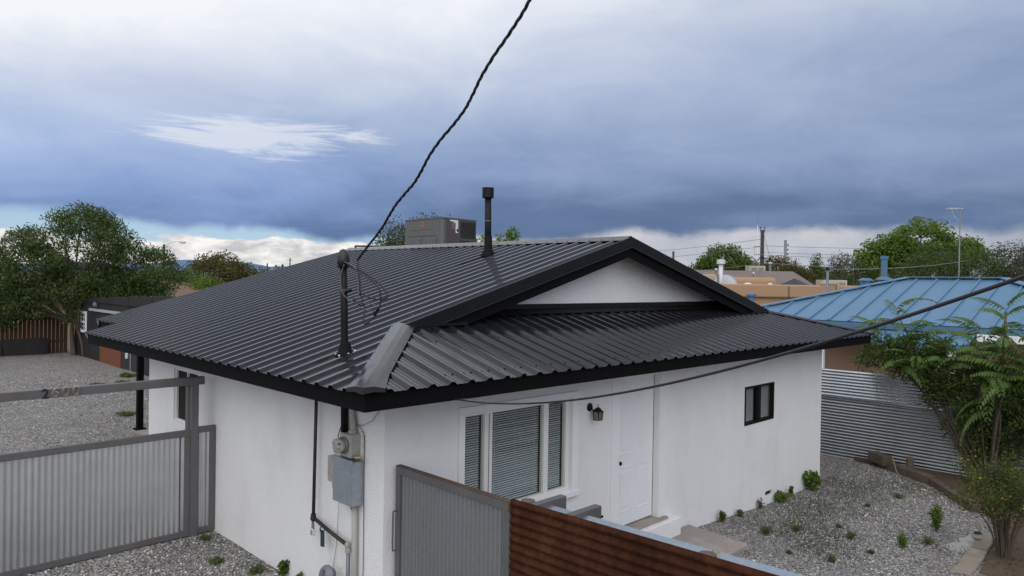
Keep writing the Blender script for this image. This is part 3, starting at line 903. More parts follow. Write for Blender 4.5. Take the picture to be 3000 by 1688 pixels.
# --- side window
lw = bpy.data.objects.new('side_window', None); COL.objects.link(lw); lw.parent = house; ORG[lw.name] = ORG[house.name]
a0, a1, b0, b1 = LWIN
fr = MB()
fr.box(.03, .09, a0, a1, b1 - .03, b1); fr.box(.03, .09, a0, a1, b0, b0 + .03)
fr.box(.031, .09, a0, a0 + .03, b0 + .0305, b1 - .0305); fr.box(.031, .09, a1 - .03, a1, b0 + .0305, b1 - .0305); fr.box(.031, .085, 4.97, 5.0, b0 + .0305, b1 - .0305)
fr.build('window_frame', vinyl, lw)
screen_m = pm('insect_screen', (0.030, 0.028, 0.026), 0.85, 0, 0.25, 4, spec=0.1)
MB().box(.060, .065, a0 + .03, 4.97, b0 + .03, b1 - .03).build('pane', screen_m, lw)
MB().box(.060, .065, 5.0, a1 - .03, b0 + .03, b1 - .03).build('pane', screen_m, lw)

# --- door
dr = MB().box(3.70, 4.615, .085, .13, .425, 2.44).build('front_door', white_paint, house)
for (pa, pb) in ((3.81, 4.08), (4.235, 4.505)):
    for (qa, qb) in ((.62, 1.20), (1.40, 2.06), (2.15, 2.33)):
        p = MB()
        p.box(pa - .018, pb + .018, .079, .0855, qa - .018, qa); p.box(pa - .018, pb + .018, .079, .0855, qb, qb + .018)
        p.box(pa - .018, pa, .0795, .0855, qa + .0005, qb - .0005); p.box(pb, pb + .018, .0795, .0855, qa + .0005, qb - .0005)
        p.poly([(pa + .05, .076, qa + .05), (pb - .05, .076, qa + .05), (pb - .05, .076, qb - .05), (pa + .05, .076, qb - .05)], (0, .01, 0))
        p.build('door_panel', white_paint, dr, org=ORG[house.name], bevel=.004)
MB().lathe((3.775, .085, 1.30), [(.028, 0), (.028, .008), (.012, .012), (.012, .04), (.026, .048), (.028, .065), (.018, .078), (.002, .08)], 14, (0, -1, 0)).build('door_knob', black_metal, dr, org=ORG[house.name], smooth=True)
MB().box(4.6155, 4.622, .08, .128, .43, 2.43).build('hinge_gap_shade', dark_in, dr, org=ORG[house.name])  # dark strip painting the shade in the door's hinge-side gap
cas = MB()
cas.box(4.63, 4.80, -.02, 0.0, .36, 2.55); cas.box(3.52, 3.69, -.02, 0, .36, 2.55); cas.box(3.6905, 4.6295, -.02, 0, 2.45, 2.55)
cas.box(4.715, 4.722, -.023, -.0205, .36, 2.55)
cas.build('door_casing', white_paint, house, bevel=.004)
MB().box(3.62, 4.78, -.085, .13, .375, .405).build('threshold', concrete, house, bevel=.004)
MB().box(3.5, 5.0, -.16, -.001, -.1, .374).build('door_plinth', stucco, house, bevel=.015)

# --- rainwater stains, small ledge at foot of wall
# ================================================================== step slab
MB().poly([(3.3, -1.02, -.15), (5.36, -1.0, -.15), (5.45, -.002, -.15), (3.3, -.002, -.15)], (0, 0, .275)).single('doorstep_slab', concrete, 'low brown concrete slab on the gravel at the white door', 'slab', (4.4, -.5, 0.0), bevel=.02)

# ================================================================== wall lantern
lan = thing('wall_lantern', 'black coach lantern with frosted panes on wall between window and door', 'lamp', (3.12, -.002, 2.1))
MB().lathe((3.06, -.002, 2.145), [(.07, 0), (.07, .012), (.055, .026), (.02, .034)], 18, (0, -1, 0)).build('backplate', black_metal, lan, smooth=True)
MB().tube([(3.06, -.03, 2.13), (3.07, -.08, 2.10), (3.10, -.13, 2.12)], .012, 8).build('arm', black_metal, lan, smooth=True)
cxx, cyy, hw = 3.12, -.135, .058
cage = MB()
for sx_ in (-1, 1):
    for sy_ in (-1, 1):
        cage.beam((cxx + sx_ * hw, cyy + sy_ * hw, 2.09), (cxx + sx_ * hw * .86, cyy + sy_ * hw * .86, 1.94), .009, .009, (1, 0, 0))
for zz_, k in ((2.085, 1.12), (1.945, .9)):
    for (p, q) in (((-1, -1), (1, -1)), ((1, -1), (1, 1)), ((1, 1), (-1, 1)), ((-1, 1), (-1, -1))):
        cage.beam((cxx + p[0] * hw * k, cyy + p[1] * hw * k, zz_), (cxx + q[0] * hw * k, cyy + q[1] * hw * k, zz_), .008, .008)
cage.build('cage', black_metal, lan)
for (p, q) in (((-1, -1), (1, -1)), ((1, -1), (1, 1)), ((1, 1), (-1, 1)), ((-1, 1), (-1, -1))):
    g = MB(); k = .94
    g.add([(cxx + p[0] * hw * k * .87, cyy + p[1] * hw * k * .87, 1.95), (cxx + q[0] * hw * k * .87, cyy + q[1] * hw * k * .87, 1.95), (cxx + q[0] * hw * k, cyy + q[1] * hw * k, 2.083), (cxx + p[0] * hw * k, cyy + p[1] * hw * k, 2.083)], [(0, 1, 2, 3)])
    g.build('lamp_pane', lamp_glass, lan, solid=.002)
MB().lathe((cxx, cyy, 2.089), [(.082, 0), (.078, .008), (.058, .02), (.05, .04), (.03, .056), (.01, .066), (.006, .08)], 14).build('cap', black_metal, lan)
ring = MB().tube([(cxx + .016 * math.sin(a), cyy, 2.183 + .019 * math.cos(a)) for a in [i * math.pi / 8 for i in range(17)]], .0032, 6).build('ring', black_metal, lan)
MB().lathe((cxx, cyy, 1.95), [(.016, 0), (.016, .05), (.022, .06), (.018, .09), (.004, .10)], 10).build('bulb', white_metal, lan, smooth=True)

lan.scale = (.76, .76, .76)
# ================================================================== electric service on the side wall
pb_ = thing('breaker_box', 'grey zinc breaker box mounted on side wall under the meter', 'breaker box', (-.07, .50, 1.48))
MB().box(-.140, -.001, .335, .675, 1.475, 1.905).build('box_body', box_grey, pb_, bevel=.004)
MB().box(-.150, -.1405, .338, .672, 1.478, 1.872).build('cover', box_grey, pb_, bevel=.003)
MB().box(-.158, -.1395, .325, .685, 1.874, 1.925).build('rain_lip', box_grey, pb_, bevel=.003)
MB().lathe((-.06, .3355, 1.55), [(.026, 0), (.026, .003), (.02, .004)], 14, (0, -1, 0)).build('knockout', box_grey, pb_)
MB().box(-.10, -.001, .69, .86, 1.62, 1.88).build('side_box', putty, pb_, bevel=.006)
MB().box(-.07, -.001, .73, .82, 1.55, 1.619).build('side_box', putty, pb_, bevel=.006)
ms = thing('electric_meter', 'round glass electric meter on a dusty grey socket box', 'electric meter', (-.07, .47, 1.93))
MB().box(-.130, -.001, .385, .585, 1.935, 2.165).build('socket_box', putty, ms, bevel=.012)
MB().lathe((-.130, .492, 2.055), [(.078, 0), (.082, .012), (.082, .03)], 24, (-1, 0, 0)).build('meter_ring', grey_metal, ms, smooth=True)
MB().lathe((-.160, .492, 2.055), [(.074, 0), (.074, .055), (.066, .072), (.02, .076)], 24, (-1, 0, 0)).build('meter_glass', lamp_glass, ms, smooth=True)
MB().lathe((-.161, .492, 2.055), [(.062, 0), (.062, .028)], 24, (-1, 0, 0)).build('meter_dial', sticker_w, ms)
dd = MB(); dd.box(-.1925, -.1895, .47, .485, 2.055, 2.085); dd.box(-.1925, -.1895, .495, .52, 2.06, 2.082); dd.box(-.1925, -.1895, .47, .52, 2.01, 2.014); dd.box(-.1925, -.1895, .475, .515, 2.025, 2.029)
dd.build('dial_marks', black_rubber, ms)
MB().tube([(-.10, .37, 1.955), (-.10, .33, 1.95), (-.06, .30, 1.955)], .018, 8).build('conduit_nipple', pm('brass', (0.30, 0.25, 0.13), 0.45, 0.5, 0.2, 8), ms)
# conduit rising from meter to roof mast (one run)
mast = thing('service_mast', 'black service mast with domed weatherhead rising through the roof', 'mast', (-.08, .58, 2.93))
MB().tube([(-.08, .58, 2.1), (-.085, .58, 2.6), (-.10, .58, 3.35), (-.12, .58, 3.90)], .036, 14).build('mast_pipe', black_metal, mast, smooth=True)
bt = MB().lathe((-.08, .58, zA(-.08) - .02), [(.095, 0), (.095, .03), (.075, .05), (.062, .09), (.052, .13), (.042, .15), (.038, .155)], 18, (-.05, 0, 1)).build('boot', black_rubber, mast, smooth=True)
MB().lathe((-.12, .58, 3.855), [(.04, -.02), (.058, -.015), (.062, .02), (.060, .06), (.050, .095), (.032, .12), (.012, .132), (.002, .134)], 20).build('weatherhead', pm('dull_cast_metal', (0.028, 0.028, 0.032), 0.45, 0.2, 0.25, 8), mast, smooth=True)
MB().lathe((-.12, .58, 3.835), [(.055, 0), (.055, -.03), (.04, -.035)], 18).build('weatherhead_skirt', black_rubber, mast)
MB().tube([(-.115, .545, 3.56), (-.10, .50, 3.57), (-.09, .47, 3.58)], .012, 8).build('insulator', black_rubber, mast)
MB().lathe((-.113, .58, 3.55), [(.041, 0), (.044, .01), (.044, .03), (.041, .04)], 14).build('clamp', rust_edge, mast)
scb = MB()
for a in range(6):
    an = a * 1.05 + .3
    p = Vector((-.08 + .092 * math.cos(an), .58 + .092 * math.sin(an), zA(-.08 + .092 * math.cos(an)) + .02))
    scb.lathe(p, [(.012, 0), (.010, .012), (.002, .014)], 6)
scb.build('boot_bolts', white_metal, mast)
cd = thing('wall_conduits', 'grey conduits and weathered board running up side wall behind the meter', 'conduit', (-.04, .6, 0.3))
MB().tube([(-.05, .47, 2.165), (-.05, .50, 2.4), (-.06, .54, 2.63)], .028, 10).build('conduit', grey_pvc, cd, smooth=True)
MB().lathe((-.05, .47, 2.163), [(.045, 0), (.045, .03), (.03, .04), (.034, .09), (.012, .17)], 12).build('conduit', putty, cd)
MB().tube([(-.035, .66, 1.9), (-.035, .67, 2.63)], .030, 10).build('conduit', rust_edge, cd, smooth=True)
MB().tube([(-.03, .58, 2.1), (-.03, .575, 2.3), (-.03, .59, 2.63)], .016, 8).build('conduit', grey_pvc, cd, smooth=True)
MB().tube([(-.045, .42, .2), (-.045, .425, .9), (-.045, .43, 1.475)], .030, 10).build('conduit', grey_pvc, cd, smooth=True)
MB().box(-.016, -.001, .33, .40, 1.93, 2.19).build('backing_board', pm('peeling_white_wood', (0.62, 0.60, 0.56), 0.85, 0, 0.1, 9, 0.3, 40, dirt=(0.25, 0.22, 0.19), dscale=12, damt=0.7), cd)
MB().tube([(-.012, .325, 2.16), (-.013, .32, 1.6), (-.013, .315, .9), (-.02, .31, .3)], .004, 6).build('wire', grey_wire, cd)
MB().tube([(-.05, .46, 2.26), (-.04, .40, 2.25), (-.03, .35, 2.22), (-.02, .33, 2.18), (-.012, .325, 2.14)], .004, 6).build('wire', grey_wire, cd)
MB().tube([(-.05, .42, 2.255), (-.05, .30, 2.265), (-.03, .16, 2.33), (-.02, .06, 2.45), (-.05, .02, 2.60)], .003, 6).build('wire', grey_wire, cd)
MB().tube([(-.06, .64, 2.02), (-.08, .70, 2.10), (-.05, .69, 2.2)], .005, 6).build('wire', cable_m, cd)
MB().tube([(-.05, .70, 1.62), (-.03, .74, 1.45), (-.02, .78, 1.2), (-.02, .80, .95), (-.02, .86, .7), (-.02, 1.0, .55), (-.02, 1.1, .45)], .0025, 5).build('wire', grey_wire, cd)
MB().tube([(-.04, .55, 1.475), (-.03, .53, 1.42), (-.02, .52, 1.38)], .005, 6).build('wire', cable_m, cd)

gp = thing('gas_pipe', 'dark brown gas pipe dropping down side wall and turning beside the conduit', 'pipe', (-.08, .48, .3))
MB().tube([(-.07, 1.15, 2.62), (-.075, 1.155, 2.0), (-.08, 1.165, 1.17)], .018, 10).build('riser', gas_pipe, gp, smooth=True)
MB().tube([(-.08, 1.16, 1.16), (-.085, .82, 1.10), (-.085, .48, 1.05)], .020, 10).build('cross_pipe', gas_pipe, gp, smooth=True)
MB().tube([(-.08, .48, 1.05), (-.08, .48, .25)], .021, 10).build('down_pipe', grey_metal, gp, smooth=True)
MB().lathe((-.08, 1.165, 1.20), [(.028, 0), (.028, -.03), (.033, -.04), (.033, -.06), (.02, -.075)], 12).build('elbow', gas_pipe, gp)
MB().lathe((-.083, .50, 1.055), [(.03, 0), (.034, .01), (.034, .03), (.024, .04)], 12, (0, -1, -.1)).build('elbow', putty, gp)
MB().lathe((-.08, .48, 1.03), [(.03, 0), (.03, -.05), (.024, -.055)], 12).build('elbow', putty, gp)
lk = thing('key_lockbox', 'small silver key lockbox hanging at the gas pipe elbow', 'lockbox', (-.1, 1.12, 1.0))
MB().box(-.125, -.09, 1.095, 1.150, .985, 1.06).build('case', white_metal, lk, bevel=.008)
MB().tube([(-.108, 1.105, 1.055), (-.108, 1.106, 1.14), (-.108, 1.122, 1.152), (-.108, 1.138, 1.14), (-.108, 1.139, 1.055)], .006, 8).build('shackle', black_metal, lk)
kp = MB()
for a in range(3): kp.box(-.1275, -.1245, 1.105, 1.14, 1.0 + a * .017, 1.010 + a * .017)
kp.build('keypad', grey_metal, lk)
tg = thing('door_hanger_tag', 'dark blue plastic tag hooked over the gas pipe', 'tag', (-.11, .93, .93))
MB().poly([(-.112, .895, .925), (-.112, .965, .915), (-.112, .968, 1.09), (-.112, .90, 1.09)], (.014, 0, 0)).build('tag_body', plastic_blue, tg, bevel=.006)
MB().tube([(-.105 + .028 * math.sin(a), .933, 1.105 + .032 * math.cos(a)) for a in [i * math.pi / 7 for i in range(15)]], .006, 6).build('hook', plastic_blue, tg)
gr = thing('gas_regulator', 'grey round gas regulator disc low on the side wall', 'gas regulator', (-.2, .72, .55))
MB().lathe((-.16, .74, .70), [(.092, -.006), (.096, .0), (.096, .014), (.09, .02), (.05, .05), (.04, .055), (.006, .058)], 26, (-.9, -.25, .25)).build('dome', grey_metal, gr, smooth=True)
MB().lathe((-.155, .74, .70), [(.088, 0), (.07, .05), (.03, .07)], 22, (.9, .25, -.25)).build('back', grey_metal, gr, smooth=True)
MB().obox((-.215, .725, .715), (.012, .003, -.003), (.003, .014, 0), (0.004, 0, .06)).build('boss', grey_metal, gr, bevel=.005)
MB().tube([(-.14, .74, .70), (-.12, .74, .45), (-.12, .74, .25)], .018, 8).build('stem', grey_metal, gr)

# ================================================================== service drop and wires
def bez(p, n):
    """catmull-rom through points"""
    p = [Vector(a) for a in p]
    q = [p[0] * 2 - p[1]] + p + [p[-1] * 2 - p[-2]]
    out = []
    for i in range(1, len(q) - 2):
        for k in range(n):
            t = k / n
            a, b, c, d = q[i - 1], q[i], q[i + 1], q[i + 2]
            out.append(0.5 * ((2 * b) + (-a + c) * t + (2 * a - 5 * b + 4 * c - d) * t * t + (-a + 3 * b - 3 * c + d) * t ** 3))
    out.append(p[-1])
    return out
mw = uvw(-.11, .52, 3.60)
HEAD = uvw(.0, .53, 3.63)
sdw = thing('service_drop_cable', 'thick twisted black service cable rising steeply from roof mast into sky', 'cable', tuple(HEAD), frame='w')
e0 = Vector((-1.56, 7.20, 3.79))
path = []
N = 720
for i in range(N + 1):
    t = -0.045 + 1.045 * i / N
    q = Vector((-1.413, 6.98, 4.014)).lerp(Vector((1.859, 2.0, 7.782)), t)
    q.z -= 0.215 * 4 * t * (1 - t)
    k_ = min(1.0, 6 * max(0.0, t)) * .016
    q += Vector((math.sin(t * 47) + .6 * math.sin(t * 23 + 1), 0, .6 * math.cos(t * 39 + 2))) * k_
    path.append(q)
e0 = path[0].copy()
dirv = (path[-1] - path[0]).normalized()
sv = dirv.cross(Vector((0, 0, 1))).normalized(); kv = sv.cross(dirv)
for s in range(3):
    pts = []
    for i, p in enumerate(path):
        a = i * .262 + .5 * math.sin(i * .021) + s * 2.094
        pts.append(p + (sv * math.cos(a) + kv * math.sin(a)) * .0072)
    MB().tube(pts, .0062 if s else .0050, 6).build('strand', cable_m if s else grey_wire if False else cable_m, sdw, smooth=True)
# splice loops
lp = lambda u, v, z: uvw(u, v, z)
loops = [
    ([e0, lp(-.02, .44, 3.60), lp(-.01, .36, 3.42), lp(-.03, .34, 3.28), lp(-.02, .30, 3.26), lp(0.0, .16, 3.36), lp(0.0, .10, 3.5), lp(-.02, .12, 3.62), lp(-.06, .30, 3.74), lp(-.115, .52, 3.83)], .0075, cable_m),
    ([e0, lp(-.02, .42, 3.62), lp(-.03, .40, 3.56), lp(-.01, .25, 3.51), lp(.02, .08, 3.50), lp(.03, .03, 3.55), lp(.0, .14, 3.66), lp(-.06, .36, 3.78), lp(-.12, .53, 3.84)], .0075, cable_m),
    ([lp(-.14, .53, 3.84), lp(-.16, .56, 3.7), lp(-.15, .53, 3.55), lp(-.10, .47, 3.48), lp(-.04, .34, 3.44)], .0055, grey_wire),
    ([lp(-.08, .45, 3.50), lp(-.05, .40, 3.55), lp(-.03, .44, 3.60), e0], .006, grey_wire),
    ([lp(-.05, .38, 3.46), lp(0, .24, 3.45), lp(.03, .16, 3.41), lp(.0, .24, 3.38), lp(-.05, .40, 3.42)], .004, grey_wire),
    ([lp(-.14, .52, 3.86), lp(-.10, .44, 3.82), lp(-.05, .32, 3.72), lp(.0, .2, 3.66)], .0065, grey_wire),
]
for pts, r, m in loops:
    MB().tube(bez(pts, 8), r, 6).build('loop_wire', m, sdw, smooth=True)
sp1 = MB().tube([lp(-.08, .46, 3.475), lp(-.03, .35, 3.435)], .012, 8).build('splice', black_rubber, sdw)
sp2 = MB().tube([lp(-.005, .20, 3.345), lp(.0, .13, 3.41)], .012, 8).build('splice', black_rubber, sdw)

def span(p0, p1, sag, n=40):
    p0 = Vector(p0); p1 = Vector(p1)
    return [p0.lerp(p1, i / n) - Vector((0, 0, sag * 4 * (i / n) * (1 - i / n))) for i in range(n + 1)]
cstart = uvw(.28, -O - .01, 2.615)
MB().tube(span(cstart, (2.56, 0.25, 4.718), .375, 70), .0072, 8).single('telecom_cable', cable_m, 'thick black cable swooping from eave above window up past blue roof', 'cable', tuple(cstart), frame='w', smooth=True)
c2 = uvw(.30, -O - .012, 2.605)
MB().tube(span(c2, uvw(18.85, 1.7, 2.55), .10, 60), .0055, 6).single('thin_drop_wire', cable_m, 'thin wire strung below the front eave towards the blue roofed house', 'wire', tuple(c2), frame='w', smooth=True)

# ================================================================== roof vent pipe
vp = thing('vent_pipe', 'tall black flue pipe with round cap near the ridge', 'flue pipe', (4.07, 2.93, zA(4.07)))
vb = Vector((4.02, 2.93, zA(4.02)))
MB().tube([vb + Vector((0, 0, -.05)), vb + Vector((-.02, 0, 1.05))], .055, 18).build('flue', black_metal, vp, smooth=True)
MB().lathe(vb, [(.125, -.06), (.122, .0), (.115, .03), (.095, .07), (.072, .11), (.066, .13), (.064, .33), (.056, .335)], 20).build('boot', black_rubber, vp, smooth=True)
MB().lathe(vb + Vector((-.02, 0, .95)), [(.092, 0), (.095, .005), (.095, .15), (.098, .155), (.098, .165), (.02, .17)], 22).build('cap', black_metal, vp)
MB().lathe(vb + Vector((-.012, 0, .57)), [(.0565, 0), (.0575, .004), (.0565, .010)], 18).build('seam', grey_metal, vp)
bsc = MB()
for a in range(10):
    an = a * .628; r = .135
    u = vb.x + r * math.cos(an)
    bsc.lathe((u, vb.y + r * math.sin(an), zA(u) + .03), [(.010, -.03), (.010, .006), (.002, .008)], 6)
bsc.build('boot_bolts', black_rubber, vp)
gl = thing('gas_line', 'short horizontal gas pipe lying along the ridge', 'pipe', (UR + .25, 8.0, ZR))
MB().tube([(UR + .05, 8.30, ZR + .10), (UR + .25, 7.6, ZR + .08), (UR + .9, 7.3, ZR - .05)], .02, 8).build('pipe_run', gas_pipe, gl)
MB().tube([(UR + .05, 8.30, ZR + .02), (UR + .05, 8.30, ZR + .11)], .024, 8).build('elbow', rust_edge, gl)

# ================================================================== rooftop air conditioner
ac = thing('rooftop_air_conditioner', 'taupe packaged air conditioner with louvred side behind the roof ridge', 'air conditioner', (6.5, 7.2, 4.0))
AU0, AU1, AV0, AV1, AZ0, AZ1 = 6.0, 7.0, 6.56, 7.9, 4.12, 5.09
rc = .07
prof = [(AU0 + rc - rc * math.sin(a), AV0 + rc - rc * math.cos(a)) for a in [i * math.pi / 12 for i in range(7)]]
poly = prof + [(AU0, AV1), (AU1, AV1), (AU1, AV0)]
MB().poly([(u, v, AZ0) for u, v in poly], (0, 0, AZ1 - AZ0 - .03)).build('cabinet', ac_paint, ac)
poly2 = [(u + (-.012 if u < 6.5 else .012), v + (-.012 if v < 7.2 else .012)) for u, v in poly]
MB().poly([(u, v, AZ1 - .0295) for u, v in poly2], (0, 0, .03)).build('top_lid', ac_paint, ac)
for (a, b) in ((6.75, 7.12), (7.30, 7.62)):
    MB().box(AU0 - .018, AU0 - .001, a, b, AZ0 + .1, 4.64).build('access_panel', ac_paint, ac, bevel=.006)
lnb = MB(); lnb.box(AU0 - .004, AU0 + .001, 6.85, 7.72, 4.83, 4.837); lnb.box(AU0 - .006, AU0 + .001, 6.78, 7.8, 4.685, 4.70)
lnb.build('panel_seam', ac_dark, ac)
MB().box(AU0 + .12, AU1 - .004, AV0 - .006, AV0 - .001, AZ0, AZ1 - .032).build('side_skin', ac_dark, ac)
lv = MB()
for (za, zb_) in ((4.13, 4.60), (4.66, 5.03)):
    for c in range(9):
        ua = 6.53 + c * .0505
        k = za
        while k < zb_ - .012:
            lv.add([(ua, AV0 - .006, k), (ua + .040, AV0 - .006, k), (ua + .040, AV0 - .018, k + .006), (ua, AV0 - .018, k + .006), (ua, AV0 - .006, k + .013), (ua + .040, AV0 - .006, k + .013)], [(0, 1, 2, 3), (3, 2, 5, 4)])
            k += .024
lvo = lv.build('louvres', ac_dark, ac); lvo['kind'] = 'stuff'
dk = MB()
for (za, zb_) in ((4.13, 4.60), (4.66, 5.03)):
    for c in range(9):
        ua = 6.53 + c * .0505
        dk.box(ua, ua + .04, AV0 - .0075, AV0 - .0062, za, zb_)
dk.build('louvre_shade', dark_in, ac)  # dark strips that paint in the shade between the louvre slats
MB().box(6.385, 6.455, AV0 - .010, AV0 - .0065, 4.76, 5.045).build('sticker', sticker_w, ac)
MB().box(6.415, 6.452, AV0 - .012, AV0 - .0102, 4.79, 4.85).build('sticker_print', black_rubber, ac)
MB().box(6.32, 6.384, AV0 - .010, AV0 - .0065, 4.985, 5.045).build('sticker', sticker_w, ac)
MB().box(6.22, 6.318, AV0 - .010, AV0 - .0065, 5.01, 5.045).build('sticker', sticker_w, ac)
MB().box(6.26, 6.380, AV0 - .010, AV0 - .0065, 4.84, 4.975).build('sticker', sticker_o, ac)
MB().box(AU0 - .004, AU0 - .001, 7.18, 7.33, 4.88, 5.03).build('sticker', sticker_o, ac)
cb_ = MB(); cb_.box(6.0, 7.0, 6.56, 6.66, 3.75, 4.119); cb_.box(6.0, 7.0, 7.8, 7.9, 3.75, 4.119)
cb_.build('curb', black_metal, ac)

# ================================================================== sliding gate on the left
GV = 3.9
gate = thing('sliding_gate', 'long steel framed gate with corrugated galvanised sheet beside white wall', 'gate', (-1.6, GV, .31))
GL_ = -4.2
MB().box(GL_, -.335, GV - .03, GV + .03, 1.615, 1.695).build('top_rail', steel_tube, gate, bevel=.004)
MB().box(GL_, -.335, GV - .03, GV + .03, .315, .39).build('bottom_rail', steel_tube, gate, bevel=.004)
MB().box(-.415, -.335, GV - .0295, GV + .0295, .3905, 1.6145).build('stile', steel_tube, gate, bevel=.004)
MB().box(GL_, GL_ + .08, GV - .0295, GV + .0295, .3905, 1.6145).build('stile', steel_tube, gate, bevel=.004)
corr_sheet(MB(), (GL_ + .08, GV - .004, .391), (1, 0, 0), (0, 0, 1), -.415 - GL_ - .08, 1.223, .0645, .0092, (0, 1, 0), horiz=False).build('corrugated_sheet', galv_gate, gate, smooth=True)
MB().box(-.455, -.4155, GV - .029, GV - .01, .40, 1.61).build('sheet_edge', galv_gate, gate)
gp2 = thing('gate_portal', 'dark steel overhead beam and posts framing the driveway gate, numbered 2600', 'gate frame', (-.3, GV, .3))
MB().box(GL_ - 1, -.17, GV - .055, GV + .045, 2.28, 2.38).build('beam', steel_tube, gp2, bevel=.005)
MB().box(-.35, -.24, GV + .031, GV + .13, .25, 2.2795).build('post', steel_tube, gp2, bevel=.005)
MB().box(-.335, -.24, GV - .045, GV + .0305, .28, 2.2795).build('post', steel_tube, gp2, bevel=.005)
MB().box(GL_ - .9, GL_ - .8, GV - .045, GV + .045, .25, 2.2795).build('post', steel_tube, gp2, bevel=.005)
sp = thing('side_panel', 'narrow corrugated filler panel between gate post and white wall', 'fence panel', (-.12, GV, .32))
MB().box(-.2395, -.006, GV - .025, GV + .025, 1.64, 1.72).build('top_rail', steel_tube, sp, bevel=.004)
MB().box(-.2395, -.006, GV - .025, GV + .025, .32, .39).build('bottom_rail', steel_tube, sp, bevel=.004)
MB().box(-.085, -.006, GV - .0245, GV + .0245, .3905, 1.6395).build('stile', steel_tube, sp, bevel=.004)
corr_sheet(MB(), (-.239, GV, .3905), (1, 0, 0), (0, 0, 1), .153, 1.249, .064, .008, (0, 1, 0), horiz=False).build('corrugated_sheet', galv_gate, sp, smooth=True)
# house number
for ch, u, m in (('2', -2.005, digit_black), ('6', -1.905, digit_peel), ('0', -1.80, digit_peel), ('0', -1.695, digit_peel)):
    for kx, (mm, dz, dv, sc) in enumerate(((m, 0, 0.0, 1.0), (digit_cream, .006, .006, 1.0)) if ch != '2' else ((m, 0, 0.0, 1.0),)):
        fc = bpy.data.curves.new('numeral', 'FONT')
        fc.body = ch; fc.size = .155; fc.extrude = .004; fc.offset = .0028
        tmp = bpy.data.objects.new('tmp', fc); COL.objects.link(tmp)
        dg = bpy.context.evaluated_depsgraph_get()
        me = bpy.data.meshes.new_from_object(tmp.evaluated_get(dg))
        bpy.data.objects.remove(tmp, do_unlink=True)
        me.name = 'numeral'; me.materials.clear(); me.materials.append(mm)
        o = bpy.data.objects.new('numeral', me); COL.objects.link(o); o.parent = gp2
        o.rotation_euler = (math.pi / 2, 0, 0)
        o.location = Vector((u, GV - .062 + dv * 1.2, 2.279 + dz)) - ORG[gp2.name]

# ================================================================== pedestrian gate and rusty fence (run towards the street)
FU = .12
pg = thing('pedestrian_gate', 'grey ribbed metal pedestrian gate with pull handle at house corner', 'gate', (FU, -.85, .2))
MB().box(FU - .03, FU + .03, -1.60, -.06, 1.845, 1.925).build('top_rail', rust_edge, pg, bevel=.004)
MB().box(FU - .031, FU - .026, -1.59, -.065, 1.848, 1.915).build('rail_face', steel_tube, pg)
MB().box(FU - .03, FU + .03, -.13, -.06, .25, 1.8445).build('stile', steel_tube, pg, bevel=.004)
MB().box(FU - .03, FU + .03, -1.60, -1.53, .25, 1.8445).build('stile', steel_tube, pg, bevel=.004)
MB().box(FU - .03, FU + .03, -1.5295, -.1305, .25, .33).build('bottom_rail', steel_tube, pg, bevel=.004)
sh = MB()
v = -.131
prev = None
for k in range(28):
    v0 = -.131 - k * .055
    for (vv, dd_) in ((v0, 0), (v0 - .033, 0), (v0 - .037, -.013), (v0 - .050, -.013)):
        if vv < -1.529: continue
        n = len(sh.v)
        sh.v += [Vector((FU - .006 + dd_, vv, .331)), Vector((FU - .006 + dd_, vv, 1.8445))]
        if prev is not None: sh.f.append((prev, prev + 1, n + 1, n))
        prev = n
sh.build('ribbed_sheet', galv_matte, pg, solid=.002)
MB().tube([(FU - .031, -.095, 1.50), (FU - .075, -.095, 1.50), (FU - .08, -.095, 1.48), (FU - .08, -.095, 1.14), (FU - .075, -.095, 1.125), (FU - .031, -.095, 1.125)], .008, 8).build('pull_handle', steel_tube, pg)

rf = thing('rusty_fence', 'rust brown corrugated steel fence on wooden posts beside the pedestrian gate', 'fence', (FU, -3.0, .15))
for k, (va, vb_) in enumerate(((-1.60, -4.60), (-4.55, -7.4))):
    mb = corr_sheet(MB(), (FU - .012 - .004 * k, va, .15), (0, -1, -.004 + .002 * k), (0, 0, 1), va - vb_, 1.80, .072, .010, (1, 0, 0), horiz=True, jag=.006, seed=4 + k)
    for p in mb.v:
        p.z += (-(p.y) - 1.6) * .026 * max(0, (p.z - .15) / 1.8)
    mb.build('corrugated_sheet', rust_m, rf, smooth=True)
# galvanised rail behind the top
rl = MB()
for (va, vb_) in ((-1.78, -3.28), (-3.34, -5.0), (-5.05, -7.3)):
    z0_ = 1.895 + (-va - 1.6) * .026; z1_ = 1.895 + (-vb_ - 1.6) * .026
    rl = MB().poly([(FU + .035, va, z0_ - .06), (FU + .035, va, z0_ - .004), (FU + .10, va, z0_ - .004), (FU + .19, va, z0_ + .012), (FU + .19, va, z0_ - .012), (FU + .12, va, z0_ - .06)], (0, vb_ - va, z1_ - z0_))
    rl.build('rail', galv_rail, rf)
for v_, h in ((-1.70, 1.945), (-3.30, 1.965), (-5.0, 1.99)):
    mb = MB().lathe((FU + .085, v_, .1), [(.062, 0), (.060, h - .12), (.055, h - .105), (.03, h - .10)], 12)
    mb.build('wooden_post', old_wood, rf)
for v_ in (-1.825, -2.185):
    z_ = 1.95 + (-v_ - 1.6) * .01
    MB().box(FU + .018, .495, v_ - .033, v_ + .033, z_ - .135, z_).build('steel_arm', steel_tube, rf, bevel=.006)
    MB().box(FU + .25, FU + .30, v_ - .034, v_ + .034, .1, z_ - .136).build('arm_post', steel_tube, rf)
bl = MB().lathe((FU + .378, -2.2195, 1.87), [(.012, 0), (.012, .004), (.002, .005)], 8, (0, -1, 0)).build('bolt_hole', black_rubber, rf)

